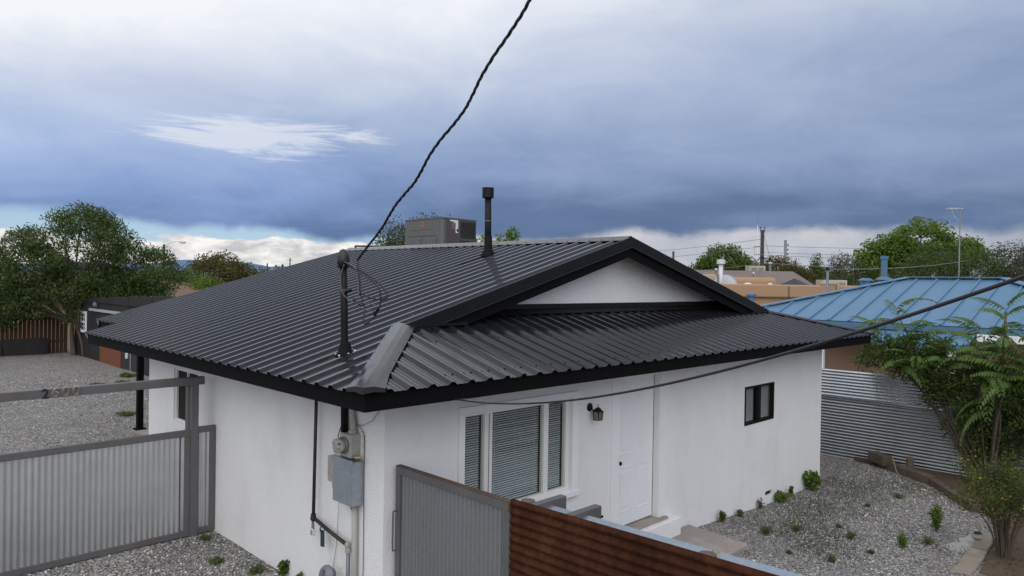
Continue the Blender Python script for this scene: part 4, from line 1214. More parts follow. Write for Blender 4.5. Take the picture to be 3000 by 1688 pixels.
# ================================================================== corrugated fence on the right
cf = thing('corrugated_fence', 'long galvanised corrugated fence of stacked sheets behind the side yard', 'fence', (12.7, -1.0, -.15))
for k in range(5):
    va = 5.4 - k * 3.0
    dz_ = -.012 * k
    corr_sheet(MB(), (12.70 - .003 * (k % 2), va, -.19 + dz_ * .2), (0, -1, 0), (0, 0, 1), 3.03, 1.41, .0685, .0115, (1, 0, 0), seed=k).build('corrugated_sheet', galv_old, cf, smooth=True)
    corr_sheet(MB(), (12.685 - .003 * (k % 2), va + .4, 1.20), (0, -1, 0), (0, 0, 1), 3.03, .62, .0685, .0115, (1, 0, 0), seed=k + 9).build('corrugated_sheet', galv_new, cf, smooth=True)
for k in range(5):
    MB().box(12.73, 12.80, 5.0 - k * 3.0, 5.07 - k * 3.0, -.3, 1.80).build('fence_post', grey_metal, cf)
MB().box(12.665, 12.675, -9, 5.5, 1.195, 1.215).build('seam_lip', galv_new, cf)

# ================================================================== planting bed at right
bed = MB()
bp = [(12.66, .2), (12.50, -.35), (12.05, -1.2), (11.35, -2.15), (10.1, -2.95), (9.0, -3.22), (7.0, -3.36), (5.0, -3.6), (5.0, -9.0), (12.66, -9.0)]
bed.poly([(u, v, -.3) for u, v in bp], (0, 0, .235))
bed.single('soil_bed', soil, None, None, (10, -3, -.2), kind='structure')
def tie(name, a, b, w, h, z, label, cat, mat, group=None):
    a = Vector((*a, z)); b = Vector((*b, z))
    mid = (a + b) / 2
    mb = MB(); d = (b - a).normalized(); s = Vector((-d.y, d.x, 0))
    rg = random.Random(int(mid.x * 100)); n = 9; base = 0
    for i in range(n):
        p = a.lerp(b, i / (n - 1))
        o1 = rg.uniform(-.008, .008); o2 = rg.uniform(-.01, .01)
        mb.v += [p + s * (w / 2 + o1), p - s * (w / 2 + o2), p - s * (w / 2 + o2 - .012) + Vector((0, 0, h + o1)), p + s * (w / 2 + o1 - .012) + Vector((0, 0, h + o2))]
    for i in range(n - 1):
        for j in range(4):
            mb.f.append((i * 4 + j, i * 4 + (j + 1) % 4, i * 4 + 4 + (j + 1) % 4, i * 4 + 4 + j))
    mb.f += [(3, 2, 1, 0), tuple(4 * (n - 1) + j for j in range(4))]
    return mb.single(name, mat, label, cat, tuple(mid), group, bevel=.01)
tie('timber_sleeper', (12.50, -.42), (11.75, -1.58), .19, .24, -.22, 'dark weathered timber sleeper edging the bed by the galvanised fence', 'timber', old_wood_h)
tie('timber_sleeper', (11.72, -1.62), (10.4, -2.62), .19, .22, -.23, 'low timber sleeper half buried beside the flowering bush', 'timber', old_wood_h)
tie('timber_sleeper', (12.60, -.20), (12.30, -.62), .24, .20, -.06, 'short split timber block lying on the sleeper end', 'timber', old_wood_h)
MB().lathe((12.35, -1.02, -.15), [(.075, 0), (.08, .1), (.075, .30), (.06, .34), (.02, .35)], 10).single('timber_stub', old_wood, 'short round timber stub behind the sleeper', 'timber', (12.35, -1.02, -.15))
tie('stone_edging', (8.95, -3.08), (8.15, -3.14), .22, .14, -.19, 'lime splashed concrete edging block under the bushy stems', 'edging', pale_concrete)
tie('stone_edging', (8.10, -3.14), (6.9, -3.20), .24, .14, -.19, 'long tan concrete edging block beyond the gravel', 'edging', pale_concrete)
MB().tube(bez([uvw(12.25, -.70, .17), uvw(12.10, -.80, .05), uvw(11.85, -.98, -.10), uvw(11.35, -1.62, -.125), uvw(11.05, -2.05, -.13), uvw(10.4, -2.75, -.13)], 6), .011, 6).single('edging_hose', pm('tan_hose', (0.24, 0.19, 0.14), 0.7, 0, 0.2, 6), 'thin tan hose curling down off the sleeper onto gravel', 'hose', tuple(uvw(11.35, -1.6, -.13)), frame='w', smooth=True)
rk = MB(); rg = random.Random(8)
def rock(name, p, s, mat, label):
    mb = MB(); n = 10
    prof = [(s * .3, -s * .3), (s * .85, -s * .1), (s, s * .15), (s * .8, s * .4), (s * .4, s * .55), (s * .05, s * .6)]
    mb.lathe(p, prof, n)
    r_ = random.Random(int(p[0] * 10))
    for q in mb.v:
        q += Vector((r_.uniform(-1, 1), r_.uniform(-1, 1), r_.uniform(-1, 1))) * s * .13
    mb.single(name, mat, label, 'rock', p)
rock('rock', (8.55, -3.02, -.03), .07, concrete, 'small pinkish rock sitting on the lime splashed edging block')
rock('rock', (8.85, -2.98, -.06), .06, shed_m, 'dark little rock at the corner of the edging block')
mb = MB(); mb.lathe((8.35, -2.90, ground_z(8.35, -2.9) + .006), [(.20, 0), (.19, .004), (.1, .006)], 22)
for i_, p in enumerate(mb.v):
    k_ = 1 + .45 * math.sin((i_ % 22) * 1.7) * math.cos((i_ % 22) * .9)
    p.x = 8.35 + (p.x - 8.35) * 2.6 * k_; p.y = -2.95 + (p.y + 2.9) * k_
mb.single('lime_patch', stain_white, None, None, (8.35, -2.9, -.14), kind='structure')

# ================================================================== vegetation helpers
def leaf_quads(rs, centers, per, spread, ln, wd, droop=0.3, flat=0.0):
    """numpy leaf quads around centers -> V, F"""
    C = np.repeat(np.asarray(centers, float), per, axis=0)
    n = len(C)
    sp_ = np.asarray(spread, float)
    g_ = rs.normal(0, 1, (n, 3)); g_ /= np.maximum(1.0, np.linalg.norm(g_, axis=1) / 1.7)[:, None]
    P = C + g_ * sp_
    d = rs.normal(0, 1, (n, 3)); d[:, 2] = d[:, 2] * (1 - flat) - droop
    d /= np.linalg.norm(d, axis=1)[:, None]
    q = rs.normal(0, 1, (n, 3)); q -= d * np.sum(d * q, axis=1)[:, None]
    q /= np.linalg.norm(q, axis=1)[:, None]
    l = (ln * rs.uniform(.6, 1.4, n))[:, None]; w = (wd * rs.uniform(.6, 1.4, n))[:, None]
    v0 = P - d * l * .5; v2 = P + d * l * .5; v1 = P + q * w * .5 - d * l * .05; v3 = P - q * w * .5 - d * l * .05
    V = np.stack([v0, v1, v2, v3], axis=1).reshape(-1, 3)
    F = np.arange(n * 4).reshape(-1, 4)
    return V, F

def blob_points(rs, blobs, n, shell=0.5, lower=1.0):
    w = np.array([b[3] * b[4] * b[5] for b in blobs]) ** 0.7; w /= w.sum()
    out = []
    for i in rs.choice(len(blobs), n, p=w):
        b = blobs[i]
        d = rs.normal(0, 1, 3); d /= np.linalg.norm(d)
        if d[2] < 0: d[2] *= lower
        r = (shell + (1 - shell) * rs.uniform()) ** 0.6
        out.append((b[0] + d[0] * r * b[3], b[1] + d[1] * r * b[4], b[2] + d[2] * r * b[5]))
    return np.array(out)

def make_tree(name, label, base, blobs, mat, seed, n_clump=260, per=22, spread=.35, ln=.28, wd=.12, droop=.3, trunk_r=.16, n_br=10, group=None, cat='tree', lean=(0, 0), bark=None, shell=.45, twig=0):
    rs = np.random.RandomState(seed); rg = random.Random(seed)
    root = thing(name, label, cat, base, group, frame='w')
    cl = blob_points(rs, blobs, n_clump, shell)
    fine = 1.0 if seed in (21,) else 0.70
    V, F = leaf_quads(rs, cl, int(per / fine ** 2), spread, ln * fine, wd * fine, droop)
    crown = np_mesh('crown', V - np.array(base), F, mat, root)
    cz = np.mean([b[2] for b in blobs]); cx = np.mean([b[0] for b in blobs]); cy = np.mean([b[1] for b in blobs])
    b0 = Vector(base)
    fork = b0.lerp(Vector((cx, cy, cz)), .45)
    fork.x = b0.x + (fork.x - b0.x) * .6 + lean[0]; fork.y = b0.y + (fork.y - b0.y) * .6 + lean[1]
    tr = MB().tube(bez([b0 - Vector((0, 0, .1)), b0.lerp(fork, .5) + Vector((rg.uniform(-.1, .1), rg.uniform(-.1, .1), 0)), fork], 4),
                   [trunk_r * (1.15 - .5 * i / 8) for i in range(9)], 8)
    tr.build('trunk', bark or bark_m, root, smooth=True)
    lim = MB()
    idx = rs.choice(len(cl), min(n_br, len(cl)), replace=False)
    for i in idx:
        e = Vector(cl[i]); m = fork.lerp(e, .5) + Vector((rg.uniform(-.2, .2), rg.uniform(-.2, .2), rg.uniform(0, .35)))
        lim.tube(bez([fork - Vector((0, 0, .1)), m, e], 3), [trunk_r * .5 * (1 - .8 * k / 6) + .008 for k in range(7)], 6)
        for _ in range(twig):
            j = rs.randint(len(cl)); f2 = Vector(cl[j])
            if (f2 - m).length < 2.2: lim.tube([m, m.lerp(f2, .5) + Vector((0, 0, .1)), f2], [.02, .013, .005], 4)
    lim.build('limbs', bark or bark_m, root, smooth=True)
    return root

GZ = .30
# --- big elm on the left
make_tree('elm_tree', 'big ragged drooping elm shading the end of the black shed', (-18.6, 30.4, GZ),
          [(-18.3, 30.4, 4.9, 2.0, 1.8, 1.75), (-18.2, 30.6, 5.7, 1.2, 1.2, .95), (-20.4, 30.0, 3.9, 1.9, 1.7, 1.5), (-21.8, 29.6, 3.3, 1.6, 1.5, 1.6), (-16.4, 31.0, 4.0, 1.7, 1.5, 1.35), (-15.6, 31.4, 3.7, 1.25, 1.2, 1.0), (-18.0, 30.5, 3.3, 2.6, 1.6, .9), (-21.9, 29.3, 2.0, 1.0, .9, 1.2), (-20.3, 30.2, 5.0, .7, .7, .7), (-19.6, 29.6, 2.7, 1.7, 1.0, .7), (-16.2, 30.6, 3.0, 1.7, 1.1, .65), (-21.0, 29.4, 2.3, 1.4, 1.0, .8), (-17.4, 30.3, 2.9, 1.5, 1.0, .6)],
          leaf_elm, 21, n_clump=950, per=58, spread=(.24, .24, .17), ln=.16, wd=.048, droop=.75, trunk_r=.10, n_br=40, twig=4)
make_tree('elm_tree', 'slender leaning elm sapling at the shed corner', (-17.9, 29.9, GZ), [(-18.3, 30.0, 2.4, .7, .7, .7), (-17.9, 29.9, 3.0, .6, .6, .6)],
          leaf_elm, 22, n_clump=40, per=20, spread=.25, ln=.18, wd=.06, droop=.7, trunk_r=.06, n_br=8, lean=(-.2, 0))
make_tree('elm_tree', 'grey leafed drooping shrub against the brown board fence', (-22.3, 27.6, GZ), [(-22.6, 27.5, 1.7, 1.0, .9, 1.0), (-22.1, 27.9, .9, .9, .8, .7), (-22.9, 27.3, 2.4, .8, .7, .7)],
          leaf_grey, 23, n_clump=120, per=24, spread=.25, ln=.2, wd=.06, droop=.7, trunk_r=.05, n_br=12, cat='shrub')
# --- trees beyond left roof slope
make_tree('garden_tree', 'olive brown round tree beyond the black roof slope', (-20.4, 50, GZ), [(-20.6, 50, 3.6, 2.2, 2, 1.7), (-19.0, 50.4, 3.2, 1.6, 1.6, 1.3)], leaf_olive, 31, n_clump=330, per=22, spread=.28, ln=.26, wd=.13, droop=.8, trunk_r=.2)
make_tree('garden_tree', 'dark green shrubby tree between elm and olive tree', (-22.6, 46, GZ), [(-22.6, 46, 2.8, 1.7, 1.4, 1.3), (-21.2, 46.4, 2.9, 1.2, 1.2, 1.1)], leaf_mid, 32, n_clump=220, per=22, spread=.28, ln=.24, wd=.12, trunk_r=.16)
make_tree('garden_tree', 'low dark green tree at the far side of the olive tree', (-17.0, 52, GZ), [(-17.2, 52, 3.0, 1.8, 1.5, 1.2), (-15.9, 52.4, 2.7, 1.3, 1.2, .9)], leaf_elm, 33, n_clump=220, per=20, spread=.3, ln=.26, wd=.12, trunk_r=.16)
make_tree('garden_tree', 'bright green low tree behind the tan roofed house', (-19.4, 41.5, GZ), [(-18.0, 42, 2.4, 1.5, 1.2, 1.2), (-19.4, 41.6, 2.0, 1.2, 1.0, 1.0)], leaf_bright, 34, n_clump=170, per=22, spread=.28, ln=.22, wd=.12, trunk_r=.14)
# --- behind the air conditioner
make_tree('garden_tree', 'feathery green tree behind the rooftop air conditioner', (-3.2, 24.5, GZ), [(-3.3, 24.5, 4.6, 1.35, 1.2, 1.2), (-2.6, 24.8, 5.0, .9, .9, .8), (-4.0, 24.3, 4.0, 1.0, 1.0, .9)], leaf_grey, 35, n_clump=420, per=26, spread=.2, ln=.16, wd=.06, droop=.2, trunk_r=.15, n_br=24, twig=2)
make_tree('garden_tree', 'leafy mulberry tree peeking over the ridge beside the flue pipe', (-.8, 30, GZ), [(-1.15, 30, 4.9, .9, .9, .7), (-.35, 30.2, 5.05, .5, .5, .65), (-1.9, 30, 4.5, 1.0, .9, .7), (.0, 30.2, 5.55, .16, .2, .4), (.5, 30.4, 4.75, .5, .5, .35)], leaf_bright, 36, n_clump=130, per=16, spread=.14, ln=.20, wd=.15, droop=.2, trunk_r=.12, n_br=16)
make_tree('garden_tree', 'tall thin tree tips showing over the ridge near the gable', (5.2, 46, GZ), [(4.4, 46, 4.9, .6, .5, .7), (6.6, 46.3, 5.1, .5, .5, .7), (8.3, 46.2, 4.9, .5, .5, .6)], leaf_mid, 37, n_clump=60, per=16, spread=.16, ln=.2, wd=.1, trunk_r=.1)
# --- right background
make_tree('garden_tree', 'vivid green upright tree behind the tan adobe house', (16.3, 55, 0), [(16.2, 55, 5.1, 1.9, 1.7, 1.5), (15.0, 55.2, 4.6, 1.2, 1.1, 1.0), (17.8, 55.1, 4.7, 1.2, 1.1, 1.1), (14.2, 54.8, 4.0, .9, .9, .9)], leaf_mid, 41, n_clump=330, per=22, spread=(.2, .2, .34), ln=.26, wd=.14, droop=-.6, trunk_r=.2)
make_tree('garden_tree', 'grey olive tree beside the tall utility pole', (21.5, 58, 0), [(21.6, 58, 4.6, 1.7, 1.5, 1.4), (23.0, 58, 4.3, 1.2, 1.1, 1.0)], leaf_olive, 42, n_clump=220, per=20, spread=.28, ln=.24, wd=.12, trunk_r=.18)
make_tree('garden_tree', 'sparse grey tree between the vivid tree and the pole', (18.6, 57, 0), [(18.9, 57, 4.4, 1.2, 1.1, 1.2), (17.9, 57, 4.0, 1.0, 1.0, .9)], leaf_grey, 43, n_clump=140, per=18, spread=.28, ln=.22, wd=.1, trunk_r=.14)
make_tree('conifer', 'pointed dark conifer standing above the green hedge trees', (25.5, 60, 0), [(25.5, 60, 3.6, 1.3, 1.2, 1.2), (25.5, 60, 4.7, .8, .8, .9), (25.5, 60, 5.7, .35, .35, .8)], leaf_mid, 44, n_clump=200, per=20, spread=.2, ln=.24, wd=.1, droop=.2, trunk_r=.15)
make_tree('garden_tree', 'low dark green tree beside the pointed conifer', (23.6, 60, 0), [(23.8, 60, 4.0, 1.2, 1.1, 1.2), (23.0, 60, 3.4, 1.0, 1.0, .9)], leaf_mid, 45, n_clump=170, per=20, spread=.26, ln=.24, wd=.12, trunk_r=.14)
make_tree('garden_tree', 'flat topped green trees stretching from conifer to blue flue', (27.8, 60, 0), [(27.4, 60, 4.0, 1.4, 1.2, 1.3), (29.2, 60.4, 3.9, 1.4, 1.2, 1.1), (31, 60.2, 3.8, 1.2, 1.2, 1.1)], leaf_mid, 46, n_clump=260, per=20, spread=.28, ln=.24, wd=.12, trunk_r=.16)
make_tree('garden_tree', 'pale wispy tree left of the blue flue', (22.2, 46.5, 0), [(22.0, 46.5, 4.4, 1.1, 1.0, 1.0), (21.4, 46.3, 5.3, .7, .6, .55), (20.6, 46.5, 3.8, 1.0, .9, .7)], leaf_grey, 47, n_clump=120, per=16, spread=.24, ln=.2, wd=.08, trunk_r=.1, n_br=16)
make_tree('garden_tree', 'large bright crowned tree behind the television aerial', (27, 47.5, 0), [(27.2, 47.5, 6.9, 1.9, 1.6, 1.35), (25.2, 47.3, 6.3, 1.2, 1.1, .9), (23.9, 47.1, 5.7, 1.1, 1.0, .95), (23.2, 46.9, 4.9, 1.0, 1.0, .8), (28.9, 47.6, 6.2, 1.2, 1.1, .9), (26.2, 47.4, 5.5, 2.2, 1.6, 1.2)], leaf_bright, 48, n_clump=420, per=24, spread=(.26, .26, .2), ln=.26, wd=.15, droop=.1, trunk_r=.24, n_br=16)
make_tree('garden_tree', 'dull green brushy tree with bare twigs before the bright crown', (26.8, 44, 0), [(26.0, 44, 4.6, 2.0, 1.5, 1.7), (28.4, 44.2, 4.5, 1.9, 1.4, 1.5), (24.4, 43.8, 3.8, 1.5, 1.2, 1.2)], leaf_elm, 49, n_clump=420, per=20, spread=.3, ln=.22, wd=.08, droop=.1, trunk_r=.14, n_br=40, bark=twig_m, twig=3)
make_tree('garden_tree', 'grey green rounded tree at the far right edge', (31.6, 45, 0), [(31.4, 45, 5.2, 1.6, 1.4, 1.4), (32.6, 45.2, 4.6, 1.4, 1.3, 1.3), (30.4, 44.8, 4.2, 1.4, 1.2, 1.2), (33.6, 45, 5.0, 1.4, 1.2, 1.3)], leaf_grey, 50, n_clump=340, per=22, spread=.3, ln=.22, wd=.09, droop=.2, trunk_r=.18)
make_tree('garden_tree', 'small bright topped tree between the aerial and the edge tree', (30.6, 48.5, 0), [(30.9, 48.5, 6.1, 1.1, 1.0, .9), (29.6, 48.3, 5.4, .9, .9, .9)], leaf_bright, 51, n_clump=120, per=22, spread=.26, ln=.26, wd=.14, trunk_r=.14)
make_tree('garden_tree', 'low distant green tree just beyond the gable rake', (11.8, 62, 0), [(11.4, 62, 3.6, 1.6, 1.3, 1.0), (13.3, 62, 3.7, 1.4, 1.2, 1.0)], leaf_elm, 52, n_clump=170, per=18, spread=.28, ln=.24, wd=.12, trunk_r=.14)
# far tree line as a single mass
rs = np.random.RandomState(77)
cen = []
for i in range(520):
    a = rs.uniform(-.75, .78); d = rs.uniform(95, 150)
    x = math.tan(a) * d
    top = 3.4 + 1.5 * math.sin(a * 37) + .8 * math.sin(a * 91) + rs.uniform(-.5, .5)
    for _ in range(3): cen.append((x + rs.normal(0, .8), d + rs.normal(0, .8), rs.uniform(.5, max(1.2, top))))
V, F = leaf_quads(rs, cen, 9, .55, .7, .4, .2)
tag(np_mesh('far_treeline', V, F, leaf_elm), 'distant line of trees along the horizon', 'trees', kind='stuff')

# ================================================================== ailanthus, vine and bush at right
def frond_mesh(name, length, pairs, droop, ll, seed):
    rg = random.Random(seed); mb = MB()
    pts = []
    for i in range(pairs + 1):
        t = i / pairs
        pts.append(Vector((length * t * (1 - .12 * t * t * droop), 0, length * (.48 * t - droop * t * t))))
    mb.tube(pts, [.006 * (1 - .7 * i / pairs) for i in range(pairs + 1)], 4)
    for i in range(1, pairs + 1):
        t = i / pairs
        p = pts[i]
        sz = ll * (1.0 - .55 * t ** 3) * (.55 + .45 * min(1, t * 4))
        for s in (-1, 1):
            d = Vector((.45 + .35 * t, s * .80, -.55 + rg.uniform(-.15, .15))).normalized()
            n = Vector((0, 0, 1)).cross(d).normalized()
            w = n * sz * .17
            a, b, c = p, p + d * sz * .35 + Vector((0, 0, .012)), p + d * sz * .75 - Vector((0, 0, sz * .08))
            e = p + d * sz - Vector((0, 0, sz * .22))
            base = len(mb.v)
            mb.v += [a, b + w, b - w, c + w * .8, c - w * .8, e]
            mb.f += [(base, base + 1, base + 2), (base + 1, base + 3, base + 4, base + 2), (base + 3, base + 5, base + 4)]
    me = bpy.data.meshes.new(name)
    me.from_pydata([tuple(v) for v in mb.v], [], mb.f); me.update()
    me.materials.append(leaf_frond)
    return me
FR = [frond_mesh('frond', 1.0, 13, .45 + .18 * k, .20, 60 + k) for k in range(4)]
def ailanthus(label, base, stems, seed, nfr):
    rg = random.Random(seed)
    b = uvw(*base)
    root = thing('ailanthus_tree', label, 'tree', tuple(b), frame='w')
    for (tip, r) in stems:
        tp = uvw(*tip)
        m = b.lerp(tp, .5) + Vector((rg.uniform(-.1, .1), rg.uniform(-.1, .1), .05))
        st = MB().tube(bez([b, m, b.lerp(tp, .965)], 5), [r * (1 - .6 * i / 10) for i in range(11)], 7)
        st.build('stem', bark_m, root, smooth=True)
    for i in range(nfr):
        tip, r = stems[i % len(stems)]
        tp = uvw(*tip)
        lv_ = (i // len(stems))
        q = 1.0 - .022 * lv_ * (1 + .4 * rg.random())
        pos = b.lerp(tp, max(.35, q)); 
        me = FR[rg.randrange(4)]
        o = bpy.data.objects.new('frond', me); COL.objects.link(o); o.parent = root
        o.location = pos - b
        sc = rg.uniform(.66, .92) * (.92 + .02 * min(lv_, 5))
        o.scale = (sc, sc, sc)
        o.rotation_euler = (rg.uniform(-.2, .2), rg.uniform(-.25, .15) + .06 * lv_ - .48, i * 2.39996 + rg.uniform(-.3, .3))
    return root
ailanthus('young tree of heaven with drooping fronds in front of the blue roof', (12.1, -2.35, -.1), [((12.25, -.72, 3.22), .035), ((12.25, -.45, 2.75), .025), ((12.2, -.95, 2.62), .025)], 5, 30)
ailanthus('taller tree of heaven with broad fronds at the fence end', (11.9, -2.5, -.1), [((11.9, -2.72, 3.40), .05), ((12.0, -2.35, 2.9), .03), ((11.7, -2.95, 2.75), .03), ((11.8, -2.6, 2.3), .03)], 9, 52)
ailanthus('low tree of heaven shoots tangled in the vine', (12.15, -2.45, -.1), [((12.1, -1.6, 2.45), .03), ((12.05, -2.05, 2.3), .03), ((12.2, -1.2, 2.4), .025)], 13, 21)

def vine():
    rs = np.random.RandomState(90); rg = random.Random(90)
    base = uvw(12.2, -2.3, -.1)
    root = thing('trumpet_vine', 'dark tangled vine with orange blossoms covering the galvanised fence', 'vine', tuple(base), frame='w')
    blobs = []
    for (u, v, z, r, rz) in ((12.3, 0.0, 2.2, .25, .25), (12.3, -.35, 2.32, .4, .35), (12.3, -.75, 2.28, .45, .42), (12.25, -1.15, 2.28, .5, .5), (12.2, -1.6, 2.1, .5, .65), (12.2, -2.0, 1.8, .5, .8), (12.15, -2.4, 1.5, .5, 1.0),
                             (12.1, -2.8, 1.4, .5, 1.1), (12.0, -3.3, 1.6, .6, 1.1), (12.0, -3.9, 1.7, .7, 1.1), (12.3, -1.45, 1.45, .2, .35), (12.4, -1.62, 1.0, .06, .3), (12.2, -2.1, .7, .2, .5)):
        p = uvw(u, v, z); blobs.append((p.x, p.y, p.z, r, r, rz))
    cl = blob_points(rs, blobs, 640, .30)
    V, F = leaf_quads(rs, cl, 30, (.085, .085, .085), .078, .034, .5)
    np_mesh('foliage', V - np.array(base), F, leaf_dark, root)
    st = MB()
    for (u, v, z) in ((12.2, -2.3, 1.7), (12.15, -2.55, 1.9), (12.25, -2.0, 1.8), (12.3, -1.4, 1.9), (12.1, -2.9, 1.6), (12.3, -.8, 2.1)):
        e = uvw(u, v, z); m = base.lerp(e, .5) + Vector((rg.uniform(-.1, .1), rg.uniform(-.1, .1), .1))
        st.tube(bez([base + Vector((rg.uniform(-.12, .12), rg.uniform(-.1, .1), 0)), m, e], 5), [.038 * (1 - .7 * i / 10) for i in range(11)], 6)
    st.build('stems', bark_m, root, smooth=True)
    for i in range(9):
        c = Vector(cl[rs.randint(len(cl))]) + Vector((-.12, -.12, 0))
        MB().lathe(c, [(.004, 0), (.010, .03), (.022, .05), (.006, .045)], 6, (rg.uniform(-1, 1), -1, rg.uniform(-.3, .6))).build('blossom', petal, root, org=base)
vine()

def bush():
    rs = np.random.RandomState(91); rg = random.Random(91)
    base = uvw(8.05, -3.45, -.08)
    root = thing('broom_bush', 'yellow green broom bush on bare fanning stems at edge of gravel', 'bush', tuple(base), frame='w')
    st = MB(); tips = []
    for i in range(46):
        a = rg.uniform(0, 6.28); r = rg.uniform(.1, .62); h = rg.uniform(.75, 1.32)
        e = base + Vector((math.cos(a) * r, math.sin(a) * r, h)); m = base.lerp(e, .45) + Vector((math.cos(a) * -.06, math.sin(a) * -.06, .08))
        st.tube(bez([base + Vector((math.cos(a) * .06, math.sin(a) * .06, -.03)), m, e], 3), [.009 * (1 - .75 * k / 6) for k in range(7)], 4)
        tips.append(e); tips.append(m.lerp(e, .6)); tips.append(m.lerp(e, .8))
    st.build('stems', bark_m, root)
    V, F = leaf_quads(rs, [tuple(t) for t in tips], 46, (.10, .10, .09), .05, .018, .0)
    np_mesh('foliage', V - np.array(base), F, leaf_broom, root)
    for i in range(26):
        c = tips[rg.randrange(len(tips))] + Vector((rg.uniform(-.1, .1), rg.uniform(-.1, .1), rg.uniform(0, .12)))
        MB().lathe(c, [(.004, 0), (.012, .008), (.004, .016)], 5).build('blossom', petal, root, org=base)
bush()
def sprig(label, uv_, h, w, n, mat, seed, ln=.05, wd=.02, cat='weed', name='weed', group=None):
    rs = np.random.RandomState(seed); rg = random.Random(seed)
    gz = ground_z(*uv_)
    base = uvw(uv_[0], uv_[1], gz)
    root = thing(name, label, cat, tuple(base), group, frame='w')
    st = MB(); tips = []
    for i in range(n):
        a = rg.uniform(0, 6.28); r = rg.uniform(.1, 1) * w; hh = h * rg.uniform(.55, 1)
        e = base + Vector((math.cos(a) * r, math.sin(a) * r, hh))
        st.tube([base - Vector((0, 0, .01)), base.lerp(e, .5) + Vector((0, 0, hh * .1)), e], [.004, .003, .0015], 4)
        for q in (.35, .55, .75, .9, 1.0): tips.append(tuple(base.lerp(e, q)))
    st.build('stems', leaf_weed, root)
    V, F = leaf_quads(rs, tips, 9 if h > .15 else 5, (w * .16 + .01, w * .16 + .01, h * .06), ln, wd, .1)
    np_mesh('leaves', V - np.array(base), F, mat, root)
    return root
sprig('bright green feathery sapling standing alone on the gravel', (8.74, -2.44), .42, .13, 16, leaf_bright, 101, .05, .018, 'sapling', 'sapling')
sprig('smaller bright green sapling nearer the doorstep slab than the tall one', (7.42, -2.34), .22, .09, 10, leaf_bright, 102, .04, .016, 'sapling', 'sapling')
sprig('broad leafed green weed clump against the wall corner', (9.60, -.12), .34, .15, 11, leaf_bright, 103, .10, .055)
sprig('leafy green weed growing beside the foundation vent', (8.35, -.12), .18, .17, 9, leaf_bright, 104, .06, .035)
sprig('small upright weed at the wall foot past the vent', (8.75, -.10), .22, .05, 4, leaf_mid, 105, .05, .025)
sprig('thin sprig at the wall foot by the doorstep slab', (6.30, -.08), .20, .05, 5, leaf_mid, 106, .05, .025)
sprig('low weed at the wall foot near the thin sprig', (6.85, -.10), .10, .08, 8, leaf_weed, 107, .04, .02)
sprig('little grey weed stem below the black window', (7.62, -.07), .18, .05, 6, leaf_grey, 108, .03, .01)
sprig('leafy upright weed at foot of the side wall below the meter', (-.06, 1.85), .18, .07, 4, leaf_mid, 109, .05, .03)
sprig('second upright weed stem on the side wall nearer the meter', (-.06, 1.50), .16, .04, 3, leaf_mid, 110, .05, .03)
sprig('flat clump of grass on gravel near the side wall', (-.22, 2.20), .07, .13, 16, leaf_weed, 111, .05, .01)
sprig('grass tuft in the gravel before the sliding gate', (-.42, 2.75), .06, .10, 12, leaf_weed, 112, .04, .01)
sprig('tiny grass tuft by the filler panel', (-.24, 3.60), .07, .07, 10, leaf_weed, 113, .04, .01)
sprig('pale green grass tuft beyond the sliding gate', (.45, 9.9), .08, .18, 14, leaf_bright, 114, .07, .02)
sprig('grass patch beside the patio post', (1.7, 13.2), .09, .28, 14, leaf_weed, 115, .09, .02)
sprig('yellowish grass patch at the foot of the shed', (3.9, 20.4), .09, .4, 16, leaf_broom, 116, .12, .03)
sprig('low green weed alone on the back gravel', (2.5, 18.9), .07, .2, 10, leaf_weed, 117, .10, .03)
sprig('green weed nearer the shed on the back gravel', (3.2, 18.9), .09, .22, 12, leaf_weed, 118, .10, .03)
sprig('small weed by the loose white stone', (-.10, 6.2), .06, .12, 10, leaf_weed, 119, .04, .012)
sp_spots = [(5.67, -1.44, 'low dark weed tuft just off the doorstep slab'), (5.85, -1.95, 'spiky weed tuft past the slab towards the street'), (6.3, -.8, 'tall thin grass tuft between slab and wall'), (7.68, -1.35, 'dull green tuft in the middle of the side yard'),
            (10.27, -1.43, 'small green tuft in front of the timber sleeper'), (7.94, -2.55, 'tiny tuft next to the lime splash'), (6.74, -2.14, 'clumped dark tuft between the saplings and the slab'), (6.9, -1.0, 'thin olive tuft near the wall weeds'),
            (7.2, -1.7, 'sparse grass tuft behind the smaller sapling'), (9.3, -1.2, 'short tuft toward the sleeper end')]
for i, (u, v, lb) in enumerate(sp_spots):
    sprig(lb, (u, v), .05 + .035 * (i % 3), .05 + .035 * ((i * 7) % 3), 6 + 3 * (i % 3), leaf_weed if i % 3 else leaf_dry, 130 + i, .06, .006)
# thin dry grass: uncountable
rs = np.random.RandomState(55); Vg = []; k = 0
for i in range(5200):
    cu_, cv_ = [(9.6, -.9), (6.7, -.6), (7.3, -1.1), (10.4, -.5), (6.2, -1.6), (8.4, -.7), (11.0, -1.3)][rs.randint(7)]
    u = cu_ + rs.normal(0, .45); v = min(-.05, cv_ + rs.normal(0, .35))
    if not clear_slab(u, v): continue
    g = np.array(uvw(u, v, ground_z(u, v))); h = rs.uniform(.02, .085); a = rs.uniform(0, 6.28)
    d = np.array([math.cos(a), math.sin(a), 0]) * .0036; le = np.array([rs.normal(0, .02), rs.normal(0, .02), h])
    Vg += [g - d, g + d, g + le + d * .2, g + le - d * .2]
Vg = np.array(Vg); tag(np_mesh('dry_grass', Vg, np.arange(len(Vg)).reshape(-1, 4), leaf_dry), 'thin dry grass blades through the side yard gravel', 'grass', kind='stuff')
